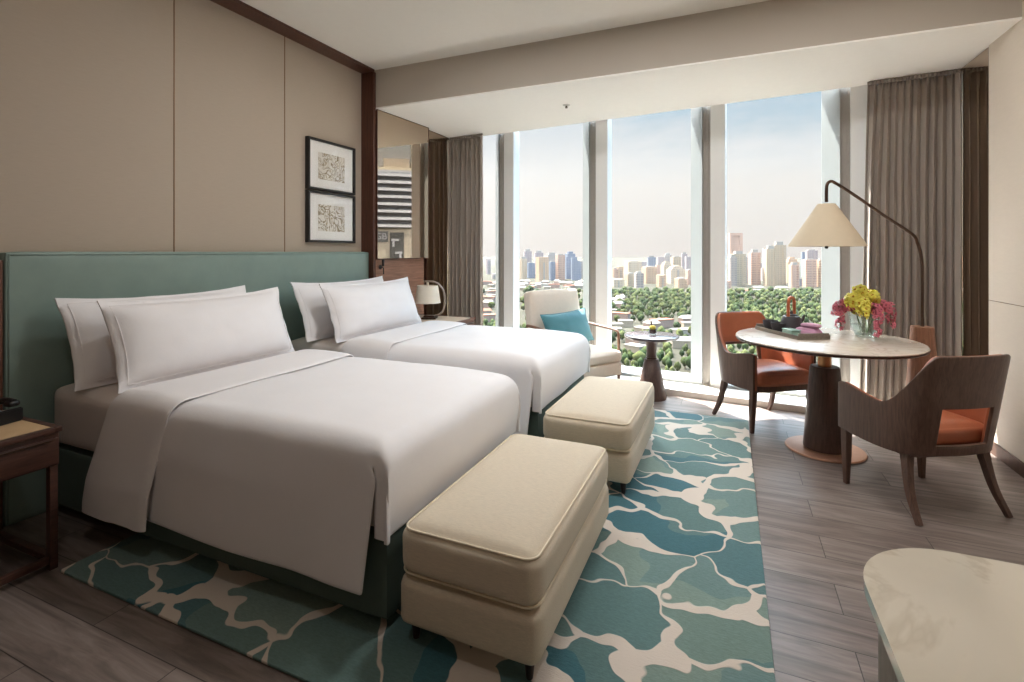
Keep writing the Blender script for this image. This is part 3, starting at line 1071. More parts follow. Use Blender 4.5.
t = thing('teapot', 'dark cast iron teapot with hooped copper handle on the tray', 'teapot', on_tray(-.03, .028), radians(62))
b = B(); lathe(b, [(0, 0), (.062, 0), (.066, .005), (.050, .066), (.044, .076), (.034, .079), (0, .079)], 36); finish('body', b, cast, t)
b = B(); lathe(b, [(0, .0795), (.033, .0795), (.030, .086), (.008, .089), (.009, .096), (.005, .101), (0, .102)], 28); finish('lid', b, cast, t)
b = B(); tube(b, catmull([(.048, -.02, .04), (.072, -.03, .055), (.086, -.036, .078)], 5), [.013-.0006*i for i in range(11)], 10); finish('spout', b, cast, t)
copper = mat('copper_handle', lin(190, 108, 74), .35, metal=.5, noise_amt=.08)
b = B(); tube(b, catmull([(-.04, .0, .078), (-.041, 0, .11), (-.036, 0, .150), (-.018, 0, .164), (.018, 0, .164), (.036, 0, .150), (.041, 0, .11), (.04, 0, .078)], 6), .0085, 10); finish('handle', b, copper, t)
t.scale = (1.25, 1.25, 1.5)
t = thing('small_box', 'small pale green lidded dish at the near end of the tray', 'dish', on_tray(.105, -.066), ang)
mint = mat('celadon_glaze', lin(140, 172, 156), .35, noise_amt=.05, coat=.3)
b = B(); soft_box(b, (-.055, -.034, 0), (.055, .034, .034), .008, n=6); finish('dish', b, mint, t)
b = B(); soft_box(b, (-.057, -.036, .0345), (.057, .036, .044), .005, n=6); finish('lid', b, mint, t)
t = thing('folded_napkin', 'mauve folded cloth beside the green dish on the tray', 'napkin', on_tray(.125, .045), ang+.4); t.scale = (1.2, 1.1, 1.15)
mauve = mat('mauve_cloth', lin(198, 150, 176), .8, noise_amt=.1, noise_scale=14, bump=.2)
b = B(); soft_box(b, (-.062, -.038, 0), (.062, .038, .038), .016, (.004, .004, .010), 9, wob=.006); finish('cloth_bundle', b, mauve, t)
b = B(); soft_box(b, (-.03, -.03, .052), (.066, .026, .070), .008, (.002, .002, .004), 7, wob=.005); finish('loose_fold', b, mauve, t)

# vase and orchids
VX, VY = .858, 4.195
t = thing('glass_vase', 'clear tapered glass vase holding orchids on the round table', 'vase', (VX, VY, TZ))
b = B(); lathe(b, [(0, 0), (.052, 0), (.060, .006), (.078, .06), (.090, .13), (.096, .175), (.0925, .175), (.0865, .13), (.0745, .062), (.055, .014), (0, .012)], 56); finish('glass', b, vase_glass, t)
water = thin_glass('vase_water', (.93, .96, .95, 1), .6, 1.33)
b = B(); lathe(b, [(0, .0125), (.054, .0145), (.0735, .062), (.080, .085), (0, .085)], 40); finish('water', b, water, t)
stem_m = mat('orchid_stem', lin(86, 112, 60), .6, noise_amt=.1)
yellow_p = mat('yellow_orchid_petal', lin(240, 234, 104), .6, noise_amt=.15, noise_scale=40)
gold_c = mat('yellow_orchid_throat', lin(206, 160, 40), .6, noise_amt=.15)
pink_p = mat('pink_orchid_petal', lin(206, 112, 128), .6, noise_amt=.18, noise_scale=40)
pink_c = mat('pink_orchid_throat', lin(150, 60, 84), .6, noise_amt=.15)
def floret(b, c, nrm, R, rnd, bud):
    z = nrm.normalized(); x = z.orthogonal().normalized()
    x = Matrix.Rotation(rnd.uniform(0, 6.28), 3, z) @ x
    y = z.cross(x)
    cv = c
    for k in range(5):
        a = k*2*pi/5+rnd.uniform(-.15, .15)
        d = x*cos(a)+y*sin(a); s = z.cross(d)
        r = R*rnd.uniform(.85, 1.1)
        p = [cv+z*.001, cv+d*r*.55+s*r*.34+z*r*.18, cv+d*r*.8+s*r*.26+z*r*.22, cv+d*r+z*r*.12, cv+d*r*.8-s*r*.26+z*r*.22, cv+d*r*.55-s*r*.34+z*r*.18]
        mid = b.verts.new(cv+d*r*.6+z*r*.30)
        q = [b.verts.new(v) for v in p]
        for i in range(6):
            b.faces.new((mid, q[i], q[(i+1) % 6]))
    bmesh.ops.create_icosphere(bud, subdivisions=1, radius=R*.24, matrix=Matrix.Translation(cv+z*R*.2))
def spray(pts, n, R, spread, pm, cm, label, seed, group):
    rnd = random.Random(seed)
    t = thing('orchid_spray', label, 'flower', (VX, VY, TZ), 0, group)
    P = catmull(pts, 10)
    b = B(); tube(b, P, .0022, 6); finish('stem', b, stem_m, t)
    pb, cb = B(), B()
    i0 = int(len(P)*.42)
    for k in range(n):
        q = P[min(len(P)-1, i0+int((len(P)-i0)*k/n))]
        o = Vector((rnd.gauss(0, 1), rnd.gauss(0, 1), rnd.gauss(0, .8))).normalized()
        f = (k+.5)/n
        c = q+o*spread*(1-.45*f)*rnd.uniform(.55, 1)
        floret(pb, c, o+Vector((0, -.3, .2)), R*(1-.3*f), rnd, cb)
        tube(cb, [q, c], .0012, 4)
    pb.faces.ensure_lookup_table(); n0 = len(pb.faces)
    tmp = bpy.data.meshes.new('tmp'); cb.to_mesh(tmp); cb.free(); pb.from_mesh(tmp); bpy.data.meshes.remove(tmp)
    pb.faces.ensure_lookup_table()
    for f_ in pb.faces[n0:]: f_.material_index = 1
    o = finish('blossoms', pb, pm, t, True, 60); o.data.materials.append(cm)
def sp(phi, r1, z1, r2, z2):
    c, s = cos(phi), sin(phi)
    return [(c*.012, s*.012, .02), (c*.045, s*.045, .13), (c*.07, s*.07, .235), (c*r1, s*r1, z1), (c*r2, s*r2, z2)]
yl = 'yellow orchids in the vase'
spray([(.01, -.02, .02), (.0, -.02, .14), (-.02, -.02, .21), (-.04, -.04, .30), (-.01, -.06, .33)], 34, .042, .066, yellow_p, gold_c, 'yellow orchid spray rising highest from the glass vase', 21, yl)
spray([(.0, -.01, .03), (-.02, -.02, .13), (-.045, -.05, .21), (-.085, -.075, .27), (-.105, -.09, .23)], 30, .041, .054, yellow_p, gold_c, 'yellow orchid spray on the left of the bouquet, above the pink blooms', 22, yl)
spray([(.01, -.0, .03), (.0, -.04, .13), (-.015, -.07, .21), (-.03, -.12, .235), (-.035, -.145, .16)], 28, .038, .042, yellow_p, gold_c, 'yellow orchid spray drooping over the front rim of the glass vase', 23, yl)
spray([(.02, .0, .03), (.04, .0, .13), (.045, -.01, .21), (.035, -.04, .29), (.045, -.07, .28)], 26, .039, .052, yellow_p, gold_c, 'yellow orchid spray on the right of the bouquet by the curtain', 24, yl)
pk = 'pink orchids in the vase'
spray([(-.01, .0, .03), (-.04, -.01, .13), (-.065, -.02, .21), (-.145, -.05, .19), (-.155, -.06, .06)], 66, .026, .042, pink_p, pink_c, 'pink orchid spray hanging over the left rim of the glass vase', 31, pk)
spray([(-.02, .01, .03), (-.04, .01, .13), (-.06, .0, .21), (-.14, -.03, .23), (-.185, -.05, .15)], 46, .026, .044, pink_p, pink_c, 'pink orchid spray jutting out farthest left of the bouquet', 32, pk)
spray([(.01, -.02, .03), (.02, -.05, .13), (.03, -.075, .21), (.045, -.155, .18), (.04, -.150, .035)], 70, .025, .036, pink_p, pink_c, 'long pink orchid spray trailing down the front of the vase to the table', 33, pk)
spray([(.02, .01, .03), (.05, .0, .13), (.07, -.01, .21), (.125, -.06, .22), (.135, -.08, .10)], 64, .026, .042, pink_p, pink_c, 'pink orchid spray hanging over the right rim of the glass vase', 34, pk)

# ------------------------------------------------------------------ tub chairs
HALF = [(.264, .245), (.276, .12), (.278, 0), (.273, -.10), (.252, -.165), (.21, -.205), (.13, -.228), (0, -.238)]
PATH = catmull([(x, y, 0) for x, y in HALF]+[(-x, y, 0) for x, y in HALF[-2::-1]], 8)
ACC = [0]
for p, q in zip(PATH, PATH[1:]):
    ACC.append(ACC[-1]+(q-p).length)
def path_at(s):
    d = (s+1)/2*ACC[-1]
    for i in range(len(PATH)-1):
        if ACC[i+1] >= d-1e-9:
            f_ = (d-ACC[i])/(ACC[i+1]-ACC[i]+1e-12)
            p = PATH[i].lerp(PATH[i+1], f_)
            tg = (PATH[min(i+2, len(PATH)-1)]-PATH[max(0, i-1)]).normalized()
            return p, Vector((-tg.y, tg.x, 0))
    return PATH[-1], Vector((0, 0, 0))
def ztop(s):
    a = abs(s)
    low = .556+.040*smooth(.56, .98, a)-.012*smooth(.96, 1.0, a)
    return low+(.842-low)*smooth(0, 1, max(0, min(1, (.62-a)/.34))**1.45)
FR = [0, .05, .108, .17, .24, .31, .38, .44, .48, .53, .6, .68, .76, .84, .91, .96, 1.0]
CUT_S = .21
SCOL = sorted(set([-1+2*i/72 for i in range(73)]+[-CUT_S, CUT_S]))
def shell(off, trim=0.0, cut=0.0):
    bm = B()
    cols = []
    for s in SCOL:
        p, nrm = path_at(s)          # nrm points to the outside or inside; make it outward
        if nrm.dot(Vector((p.x, p.y+.02, 0))) < 0:
            nrm = -nrm
        zt, zb = ztop(s)-trim, .325-.012*(1-smooth(.0, .5, abs(abs(s)-.65)))
        bw = 1-smooth(.30, .68, abs(s))
        col = []
        for f_ in FR:
            z = zb+(zt-zb)*f_
            q = p+nrm*off
            q = Vector((q.x*(1+.03*bw*(z-.33)/.5), q.y-.17*(z-.35)*bw, z))
            col.append(bm.verts.new(q))
        cols.append(col)
    for i in range(len(SCOL)-1):
        sm = (SCOL[i]+SCOL[i+1])/2
        for j in range(len(FR)-1):
            if abs(sm) < CUT_S+cut and (2 if cut == 0 else 1) <= j < (8 if cut == 0 else 9):
                continue
            bm.faces.new((cols[i][j], cols[i+1][j], cols[i+1][j+1], cols[i][j+1]))
    return bm
def make_chair(label, loc, rz):
    t = thing('tub_chair', label, 'chair', loc, rz)
    o = finish('wooden_shell', shell(0.0), chairwood, t, True, 60); solidify(o, .016, 0)
    md = o.modifiers.new('edge', 'BEVEL'); md.width = .004; md.segments = 2; md.limit_method = 'ANGLE'; md.angle_limit = radians(50)
    o = finish('leather_lining', shell(-.0195, .004, .028), leather, t, True, 60); solidify(o, .022, 0)
    md = o.modifiers.new('edge', 'BEVEL'); md.width = .008; md.segments = 3; md.limit_method = 'ANGLE'; md.angle_limit = radians(50)
    b = B(); soft_box(b, (-.236, -.188, .352), (.236, .258, .452), .03, (.004, .008, .026), 14); finish('seat_cushion', b, leather, t)
    b = B(); prism(b, rrect(-.245, -.19, .245, .238, .06, 6), .306, .351); finish('seat_frame', b, chairwood, t)
    for sx in (-1, 1):
        b = B(); tube(b, [(sx*.245, .212, .335), (sx*.25, .207, .17), (sx*.252, .205, .001)], [.031, .027, .018], 4)
        bmesh.ops.bevel(b, geom=b.edges[:], offset=.003, segments=1, affect='EDGES'); finish('front_leg', b, chairwood, t, True, 30)
        b = B(); tube(b, catmull([(sx*.222, -.15, .335), (sx*.235, -.165, .24), (sx*.248, -.195, .12), (sx*.262, -.255, .001)], 5), [.031-.0009*i for i in range(16)], 4)
        bmesh.ops.bevel(b, geom=[e for e in b.edges if e.calc_length() > .02], offset=.002, segments=1, affect='EDGES'); finish('rear_leg', b, chairwood, t, True, 30)
    return t
make_chair('tan leather tub chair by the window, its front facing the room', (.236, 4.464, 0), atan2(-.58, -.815))
make_chair('dark wood tub chair by the right wall, its open back turned to the room', (.945, 3.43, 0), radians(31.7))

# ------------------------------------------------------------------ floor lamp
LX, LY = 1.235, 4.38
t = thing('floor_lamp', 'arc floor lamp with beige cone shade hanging over the round table', 'lamp', (LX, LY, 0))
b = B(); lathe(b, [(0, .016), (.112, .016), (.115, .022), (.068, .815), (.064, .828), (0, .828)], 48); finish('column', b, lampwood, t)
b = B(); lathe(b, [(0, .001), (.15, .001), (.152, .008), (.148, .0155), (0, .0155)], 56); finish('base_plate', b, bronze, t)
S = Vector((TX+.01-LX, TY+.0-LY, 0)); L = S.length; dS = S.normalized()
def ap(k, z): return (dS.x*L*k, dS.y*L*k, z)
arm = [ap(0, .829), ap(0, 1.0), ap(0, 1.22), ap(.015, 1.33), ap(.05, 1.41), ap(.11, 1.475), ap(.40, 1.60), ap(.70, 1.735), ap(.90, 1.818), ap(.955, 1.832), ap(.99, 1.815), ap(1.0, 1.775), ap(1.0, 1.69)]
b = B(); tube(b, catmull(arm, 7), .0105, 12); finish('arm', b, bronze, t)
c = ap(1.0, 0)
b = B(); lathe(b, [(.235, 1.388), (.057, 1.672), (.052, 1.678), (.049, 1.674), (.2315, 1.388)], 72, (c[0], c[1], 0), True); lathe(b, [(0, 1.676), (.050, 1.6715), (.050, 1.674), (0, 1.679)], 32, (c[0], c[1], 0)); finish('shade', b, shade_m, t)
b = B(); lathe(b, [(0, 1.50), (.02, 1.50), (.02, 1.67), (0, 1.67)], 16, (c[0], c[1], 0)); lathe(b, [(0, 1.372), (.010, 1.374), (.012, 1.386), (.004, 1.392), (.004, 1.42), (.03, 1.44), (.034, 1.47), (.02, 1.499), (0, 1.499)], 20, (c[0], c[1], 0)); finish('lamp_holder', b, black, t)

# ------------------------------------------------------------------ marble topped counter in the foreground
X0, Y1, X1, Y0 = .224, 1.275, .98, -.5
t = thing('console_counter', 'low counter with rounded ivory marble top in the near right corner', 'counter', ((X0+X1)/2, (Y0+Y1)/2, 0))
cx, cy = (X0+X1)/2, (Y0+Y1)/2
def crect(i, r): return [(x-cx, y-cy) for x, y in rrect(X0+i, Y0+i, X1-i, Y1-i, r, 14)]
b = B(); prism(b, crect(0, .19), .728, .75)
bmesh.ops.bevel(b, geom=[e for e in b.edges if abs(e.verts[0].co.z-e.verts[1].co.z) < 1e-5], offset=.007, segments=3, affect='EDGES')
finish('marble_top', b, marble_d, t, True, 50)
fl_m = wood('counter_body_veneer', lin(104, 88, 76), lin(132, 114, 100), 5, (16, 16, 1.2), .45)
b = B(); prism(b, crect(.022, .17), .03, .715); finish('body', b, fl_m, t, True, 30)
b = B(); prism(b, crect(.012, .18), .7155, .7275); finish('metal_band', b, brass, t, True, 30)
b = B(); prism(b, crect(.05, .14), .001, .0295); finish('plinth', b, black, t, True, 30)
# ------------------------------------------------------------------ the city outside
G = -100.0
ground_m = mat('park_ground', lin(56, 54, 46), .95, noise_amt=.25, noise_scale=.01, spec=.04)
b = B(); vs = [b.verts.new(p) for p in ((-6000, 40, G), (6000, 40, G), (6000, 9000, G), (-6000, 9000, G))]; b.faces.new(vs)
struct('ground', b, ground_m)

hz = bpy.data.materials.new('summer_haze'); tz = NT(hz)
oz = tz.n('ShaderNodeOutputMaterial'); vz = tz.n('ShaderNodeVolumeScatter'); setin(vz, Density=.000018, Anisotropy=.25); vz.inputs[0].default_value = (1, .95, .91, 1); tz.l(vz.outputs[0], oz.inputs['Volume'])
b = B(); box(b, (-3500, 150, G-5), (3500, 4200, 700)); o = finish('exterior_haze', b, hz, None, False); tag(o, 'thin summer haze hanging over the park and the city', 'haze', None, 'stuff')
leafs = [mat('foliage_dark', lin(40, 50, 30), .95, noise_amt=.5, noise_scale=.9, spec=.04), mat('foliage_mid', lin(52, 60, 35), .95, noise_amt=.5, noise_scale=.9, spec=.04), mat('foliage_pale', lin(66, 70, 42), .95, noise_amt=.5, noise_scale=.9, spec=.04)]
trunk_m = mat('tree_trunk', lin(92, 78, 62), .9, noise_amt=.1, spec=.04)
def crown_bm(seed, sub, blobs):
    rnd = random.Random(seed); bm = B()
    for k in range(blobs):
        a = rnd.uniform(0, 6.28); r = 0 if k == 0 else rnd.uniform(.35, .75)
        R = (1.0 if k == 0 else rnd.uniform(.45, .7))
        c = Vector((cos(a)*r, sin(a)*r, rnd.uniform(.75, 1.15) if k else .95))
        q = bmesh.ops.create_icosphere(bm, subdivisions=sub, radius=R)
        for v in q['verts']:
            n_ = noise.noise(v.co*2.3+Vector((seed*3.1, k, 0)))+.55*noise.noise(v.co*6.5+Vector((seed*1.7, k, 3)))
            v.co = v.co*(1+.32*n_)
            v.co = Vector((v.co.x, v.co.y, v.co.z*.85))+c
    mr = max(sqrt(v.co.x**2+v.co.y**2) for v in bm.verts)
    for v in bm.verts:
        v.co = Vector((v.co.x/mr, v.co.y/mr, v.co.z/mr*1.15))
    return bm
crowns = []
for k in range(6):
    bm = crown_bm(k+1, 3, 6)
    me = bpy.data.meshes.new('tree_crown'); bm.to_mesh(me); bm.free()
    me.materials.append(leafs[k % 3])
    for p in me.polygons: p.use_smooth = True
    crowns.append(me)
bm = B(); lathe(bm, [(0, -1.2), (.10, -1.2), (.07, .6), (0, .6)], 7)
trunk_me = bpy.data.meshes.new('trunk'); bm.to_mesh(trunk_me); bm.free(); trunk_me.materials.append(trunk_m)

# low houses --------------------------------------------------------
hw = [mat('house_white', lin(132, 126, 118), .9, noise_amt=.05, noise_scale=.3, spec=.04), mat('house_cream', lin(128, 117, 103), .9, noise_amt=.05, noise_scale=.3, spec=.04), mat('house_pink', lin(126, 107, 98), .9, noise_amt=.05, noise_scale=.3, spec=.04)]
hr = [mat('roof_terracotta', lin(122, 82, 68), .9, noise_amt=.15, noise_scale=.4, spec=.04), mat('roof_grey', lin(110, 106, 102), .9, noise_amt=.1, noise_scale=.4, spec=.04), mat('roof_pale', lin(138, 130, 120), .9, noise_amt=.1, noise_scale=.4, spec=.04)]
def house_proto(k):
    t = thing('low_house', '', 'house', (0, 0, G), 0, 'low buildings among the trees')
    w, d, h = (9, 6, 6+2*(k % 3))
    if k >= 3: w, d = 15, 7
    b = B(); box(b, (-w, -d, 0), (w, d, h)); finish('walls', b, hw[k % 3], t, False)
    b = B()
    if k % 2:
        box(b, (-w-.4, -d-.4, h+.05), (w+.4, d+.4, h+1.0))
    else:
        q = [b.verts.new(p) for p in ((-w-.6, -d-.8, h+.05), (w+.6, -d-.8, h+.05), (w+.6, d+.8, h+.05), (-w-.6, d+.8, h+.05), (-w+1.5, 0, h+4), (w-1.5, 0, h+4))]
        for f in ((0, 1, 5, 4), (1, 2, 5), (2, 3, 4, 5), (3, 0, 4), (0, 3, 2, 1)): b.faces.new([q[i] for i in f])
    finish('roof', b, hr[(k*2+k//2) % 3], t, False)
    return t
HP = [house_proto(k) for k in range(6)]
used = set()
rnd = random.Random(5)
def place_house(u, fw, lab):
    k = rnd.randrange(6)
    p = wpt(u, 252, fw)
    o = HP[k] if k not in used else copy_tree(HP[k])
    used.add(k)
    o.location = (p.x, p.y, G); o.rotation_euler = (0, 0, rnd.uniform(-.5, .9)); o['label'] = lab
    return o
placed = []
def scatter(us, fws, n, lab, gap):
    tries = 0
    c = 0
    while c < n and tries < 4000:
        tries += 1
        u, fw = rnd.uniform(*us), rnd.uniform(*fws)
        p = wpt(u, 252, fw)
        if any((p.x-q[0])**2+(p.y-q[1])**2 < gap*gap for q in placed): continue
        placed.append((p.x, p.y)); c += 1
        place_house(u, fw, lab)
scatter((613, 691), (610, 705), 11, 'low pale building in the clearing of the park behind the side table', 35)
scatter((519, 583), (1330, 1640), 24, 'low house on the built-up ground below the towers behind the lounge chair', 35)
scatter((485, 497), (720, 1600), 13, 'low house on the built-up ground in the narrow pane by the left curtain', 35)
scatter((613, 622), (740, 1150), 6, 'low pale building at the left edge of the park above the side table', 35)
scatter((620, 690), (440, 540), 3, 'pale roofed building among the nearest trees below the side table', 30)
scatter((748, 790), (1240, 1330), 6, 'low white building along the far edge of the park left of the arc lamp', 35)
for k, o in enumerate(HP):
    if k not in used:
        for c in list(o.children): bpy.data.objects.remove(c)
        bpy.data.objects.remove(o)

panes = [(486, 496), (520, 582), (613, 691), (726, 825)]
def uv(x, y, z):
    fw = -sin(TH)*x+cos(TH)*y; r = cos(TH)*x+sin(TH)*y
    return 512+504*r/fw, 252-504*(z-1.35)/fw, fw
def clearing(u, fw):
    return (600 < u < 696 and 600 < fw < 715) or (470 < u < 600 and 690 < fw < 1600)
rnd = random.Random(11)
spots = []
fw = 395.0
while fw < 1240:
    step = 12.5+(fw-395)*.006
    u = 380.0
    while u < 960:
        uu = u+rnd.uniform(-.5, .5)*step*504/fw
        ff = fw+rnd.uniform(-.5, .5)*step
        p = wpt(uu, 252, ff)
        if (not clearing(uu, ff) or rnd.random() < .2) and not any((p.x-q[0])**2+(p.y-q[1])**2 < 25**2 for q in placed):
            spots.append((ff, uu, p.x, p.y, rnd.uniform(6, 12), rnd.uniform(0, 6.28), rnd.randrange(6)))
        u += step*504/fw*rnd.uniform(.85, 1.15)
    fw += step
spots.sort()
cell = {}
for q in spots: cell.setdefault((int(q[2]//16), int(q[3]//16)), []).append(q)
def room(q):     # crowns stand clear of their neighbours
    a, c = int(q[2]//16), int(q[3]//16)
    d = min([sqrt((q[2]-w[2])**2+(q[3]-w[3])**2) for i in (-1, 0, 1) for j in (-1, 0, 1) for w in cell.get((a+i, c+j), []) if w is not q] or [16])
    return q[:4]+(max(2.0, min(q[4], d*.44)),)+q[5:]
spots = [room(q) for q in spots]
def hidden(u, v):
    if 626 < u < 680 and 330 < v < 343: return True     # side table
    if 505 < u < 586 and v > 284: return True           # lounge chair and bed
    if 480 < u < 500 and v > 322: return True
    if 586 < u < 628 and v > 331: return True
    if 636 < u < 670 and v > 333: return True
    if 708 < u < 830 and v > 308: return True           # chair, tray, table
    return False
indiv, rest = [], []
for s in spots:
    u, v, _ = uv(s[2], s[3], G+8)
    if len(indiv) < 300 and any(a+1 < u < c-1 for a, c in panes) and 255 < v < 367 and not hidden(u, v) and not hidden(u, v+2):
        indiv.append(s)
    else:
        rest.append(s)
proto = None
for ff, uu, x, y, R, a, k in indiv:
    t = thing('park_tree', 'round green tree in the wooded park beyond the window', 'tree', (x, y, G), a, 'trees of the park below')
    c = bpy.data.objects.new('crown', crowns[k]); COL.objects.link(c); c.parent = t; c.scale = (R, R, R*.6+3); c.location = (0, 0, 2)
    c = bpy.data.objects.new('trunk', trunk_me); COL.objects.link(c); c.parent = t; c.scale = (R, R, 4); c.location = (0, 0, 4.85)
low = []
for k in range(4):
    bm = crown_bm(k+40, 1, 3); bm.verts.ensure_lookup_table()
    low.append(([v.co.copy() for v in bm.verts], [[v.index for v in f.verts] for f in bm.faces])); bm.free()
V, F, MI = [], [], []
for ff, uu, x, y, R, a, k in rest:
    vs, fs = low[k % 4]; o = len(V); ca, sa = cos(a), sin(a)
    V.extend((x+R*(ca*v.x-sa*v.y), y+R*(sa*v.x+ca*v.y), G+2+(R*.6+3)*v.z) for v in vs)
    F.extend([[o+i for i in f] for f in fs]); MI.extend([k % 3]*len(fs))
me = bpy.data.meshes.new('tree_canopy'); me.from_pydata(V, [], F)
for m_ in leafs: me.materials.append(m_)
me.polygons.foreach_set('material_index', MI); me.polygons.foreach_set('use_smooth', [True]*len(F))
o = bpy.data.objects.new('tree_canopy', me); COL.objects.link(o)
tag(o, 'dense green tree canopy filling the park below the skyline', 'trees', None, 'stuff')

# towers ------------------------------------------------------------
def facade(name, wall, glass_, cw=6.0, fh=6.0, mort=1.6, rough=.7):
    if name in MATS: return MATS[name]
    wall, glass_ = [tuple(c*.40 for c in q[:3])+(1,) for q in (wall, glass_)]
    m = bpy.data.materials.new(name); t = NT(m)
    out = t.n('ShaderNodeOutputMaterial'); p = t.n('ShaderNodeBsdfPrincipled'); t.l(p.outputs[0], out.inputs[0])
    tc = t.n('ShaderNodeTexCoord'); sx = t.n('ShaderNodeSeparateXYZ'); t.l(tc.outputs['Object'], sx.inputs[0])
    ad = t.n('ShaderNodeMath', operation='ADD'); t.l(sx.outputs[0], ad.inputs[0]); t.l(sx.outputs[1], ad.inputs[1])
    cb = t.n('ShaderNodeCombineXYZ'); t.l(ad.outputs[0], cb.inputs[0]); t.l(sx.outputs[2], cb.inputs[1])
    br = t.n('ShaderNodeTexBrick'); br.offset = 0
    setin(br, Scale=1.0, Mortar_Size=mort, Mortar_Smooth=.2, Brick_Width=cw, Row_Height=fh)
    br.inputs['Color1'].default_value = glass_; br.inputs['Color2'].default_value = tuple(c*.85 for c in glass_[:3])+(1,); br.inputs['Mortar'].default_value = wall
    t.l(cb.outputs[0], br.inputs['Vector']); t.l(br.outputs[0], p.inputs['Base Color'])
    p.inputs['Roughness'].default_value = rough
    MATS[name] = m; return m
FM = {
 'pink': facade('pink_facade', lin(230, 186, 162), lin(200, 160, 142), 9, 7, 2.4),
 'peach': facade('peach_facade', lin(236, 194, 158), lin(206, 168, 138), 8, 7, 2.2),
 'cream': facade('cream_facade', lin(238, 212, 182), lin(206, 182, 156), 9, 7, 2.4),
 'sand': facade('sand_facade', lin(222, 196, 164), lin(184, 164, 138), 8, 6, 1.8),
 'grey': facade('grey_facade', lin(202, 186, 176), lin(166, 156, 154), 8, 7, 2.0),
 'blue': facade('blue_glass_facade', lin(160, 166, 182), lin(130, 144, 170), 8, 6, 1.2, .35),
 'mauve': facade('mauve_facade', lin(196, 176, 174), lin(168, 154, 158), 8, 7, 2.0),
}
CN = {'pink': 'pale pink', 'peach': 'peach', 'cream': 'cream', 'sand': 'sand coloured', 'grey': 'grey', 'blue': 'blue glass', 'mauve': 'mauve grey'}
roof_m = mat('flat_roof', lin(132, 126, 120), .9, noise_amt=.1, noise_scale=.2, spec=.04)
def tower(u0, u1, vt, fw, col, style, label, turn=0.0):
    um = (u0+u1)/2
    p = wpt(um, vt, fw)
    w = (u1-u0)/504*fw*.5*.92
    H = p.z-G
    d = max(9, w*.8)
    t = thing('tower_block', label, 'building', (p.x, p.y+d, G), TH+radians(turn)-atan2((um-512)/504, 1))
    m_ = FM[col]
    top = H if style in ('flat', 'slab') else H*.93
    b = B()
    if style == 'step':
        box(b, (-w, -d, 0), (w, d, H*.80)); box(b, (-w*.72, -d*.8, H*.80), (w*.72, d*.8, H*.92)); box(b, (-w*.4, -d*.5, H*.92), (w*.4, d*.5, H))
    elif style == 'slant':
        q = [(-w, -d, 0), (w, -d, 0), (w, d, 0), (-w, d, 0), (-w, -d, H), (w, -d, H*.82), (w, d, H*.82), (-w, d, H)]
        vs = [b.verts.new(x) for x in q]
        for f in ((0, 3, 2, 1), (4, 5, 6, 7), (0, 1, 5, 4), (1, 2, 6, 5), (2, 3, 7, 6), (3, 0, 4, 7)): b.faces.new([vs[i] for i in f])
    elif style == 'arch':
        prism(b, [(-w, -d), (-w*.55, -d), (-w*.5, -d*.8), (w*.5, -d*.8), (w*.55, -d), (w, -d), (w, d), (-w, d)], 0, H*.94)
        box(b, (-w, -d, H*.94), (w, d, H))
    else:
        box(b, (-w, -d, 0), (w, d, top))
    finish('tower_body', b, m_, t, False)
    if style in ('flat', 'crown', 'bay'):
        for k in (-1, 1):
            b = B(); box(b, (k*w*.62-w*.16, -d-2.2, 0), (k*w*.62+w*.16, -d-.05, top*.955)); finish('balcony_bay', b, m_, t, False)
        b = B(); box(b, (-w*.6, -d*.6, top+.05), (w*.6, d*.6, top+(H-top if H > top else H*.02)+1.5)); finish('rooftop_block', b, roof_m, t, False)
    if style in ('slab', 'step'):
        b = B(); box(b, (-w*.12, -d-1.6, 0), (w*.12, -d-.05, H*.78)); finish('stair_core', b, roof_m, t, False)
    return t
# (left, right, top, distance, colour, shape, turn)
T1 = [(485.5, 489.5, 259, 2300, 'mauve', 'slab', 20), (490.5, 496, 274, 1900, 'grey', 'slab', 15)]
T2 = [(518.5, 525.5, 257, 1750, 'cream', 'bay', 30), (522.5, 530.5, 249.5, 2200, 'mauve', 'crown', 10), (526, 533.5, 263, 1950, 'blue', 'flat', 20),
      (533, 542, 251, 2300, 'mauve', 'crown', 12), (535, 546.5, 257, 1650, 'peach', 'slab', 25), (544.5, 556, 253, 2100, 'grey', 'crown', 15), (548.5, 554, 262, 1800, 'blue', 'flat', 20),
      (555, 563.5, 255, 1800, 'pink', 'flat', 25), (562.5, 575, 251.5, 1900, 'blue', 'step', 22), (570, 580, 258, 1800, 'blue', 'slant', 10), (578, 584, 261, 2000, 'grey', 'slab', 10)]
T3 = [(611.5, 617, 268, 1700, 'pink', 'bay', 25), (616, 622, 266.5, 1800, 'peach', 'slab', 30), (611, 622, 279, 1450, 'cream', 'slab', 20), (624, 639.5, 261.5, 1800, 'cream', 'flat', 24), (625, 634, 273, 1500, 'sand', 'bay', 26), (634, 642.5, 272, 1420, 'grey', 'bay', 22),
      (639.5, 646, 261.5, 2400, 'mauve', 'slab', 10), (647, 655, 256, 2300, 'blue', 'crown', 10), (642, 655, 267, 1600, 'peach', 'flat', 28), (655.5, 661, 264, 1900, 'pink', 'bay', 20), (657, 664, 257, 2500, 'mauve', 'slab', 10), (664, 671, 253.5, 2500, 'grey', 'crown', 12),
      (661, 671, 261, 1800, 'cream', 'step', 25), (671, 680, 257, 1950, 'sand', 'flat', 24), (681, 687, 252.5, 2500, 'mauve', 'crown', 10), (685, 692, 256.5, 2300, 'mauve', 'slab', 15), (656.5, 665, 275, 1450, 'peach', 'slab', 30), (667, 683, 265.5, 1600, 'cream', 'step', 24), (675, 686, 278, 1400, 'peach', 'bay', 28), (686, 693, 270, 1550, 'pink', 'flat', 26)]
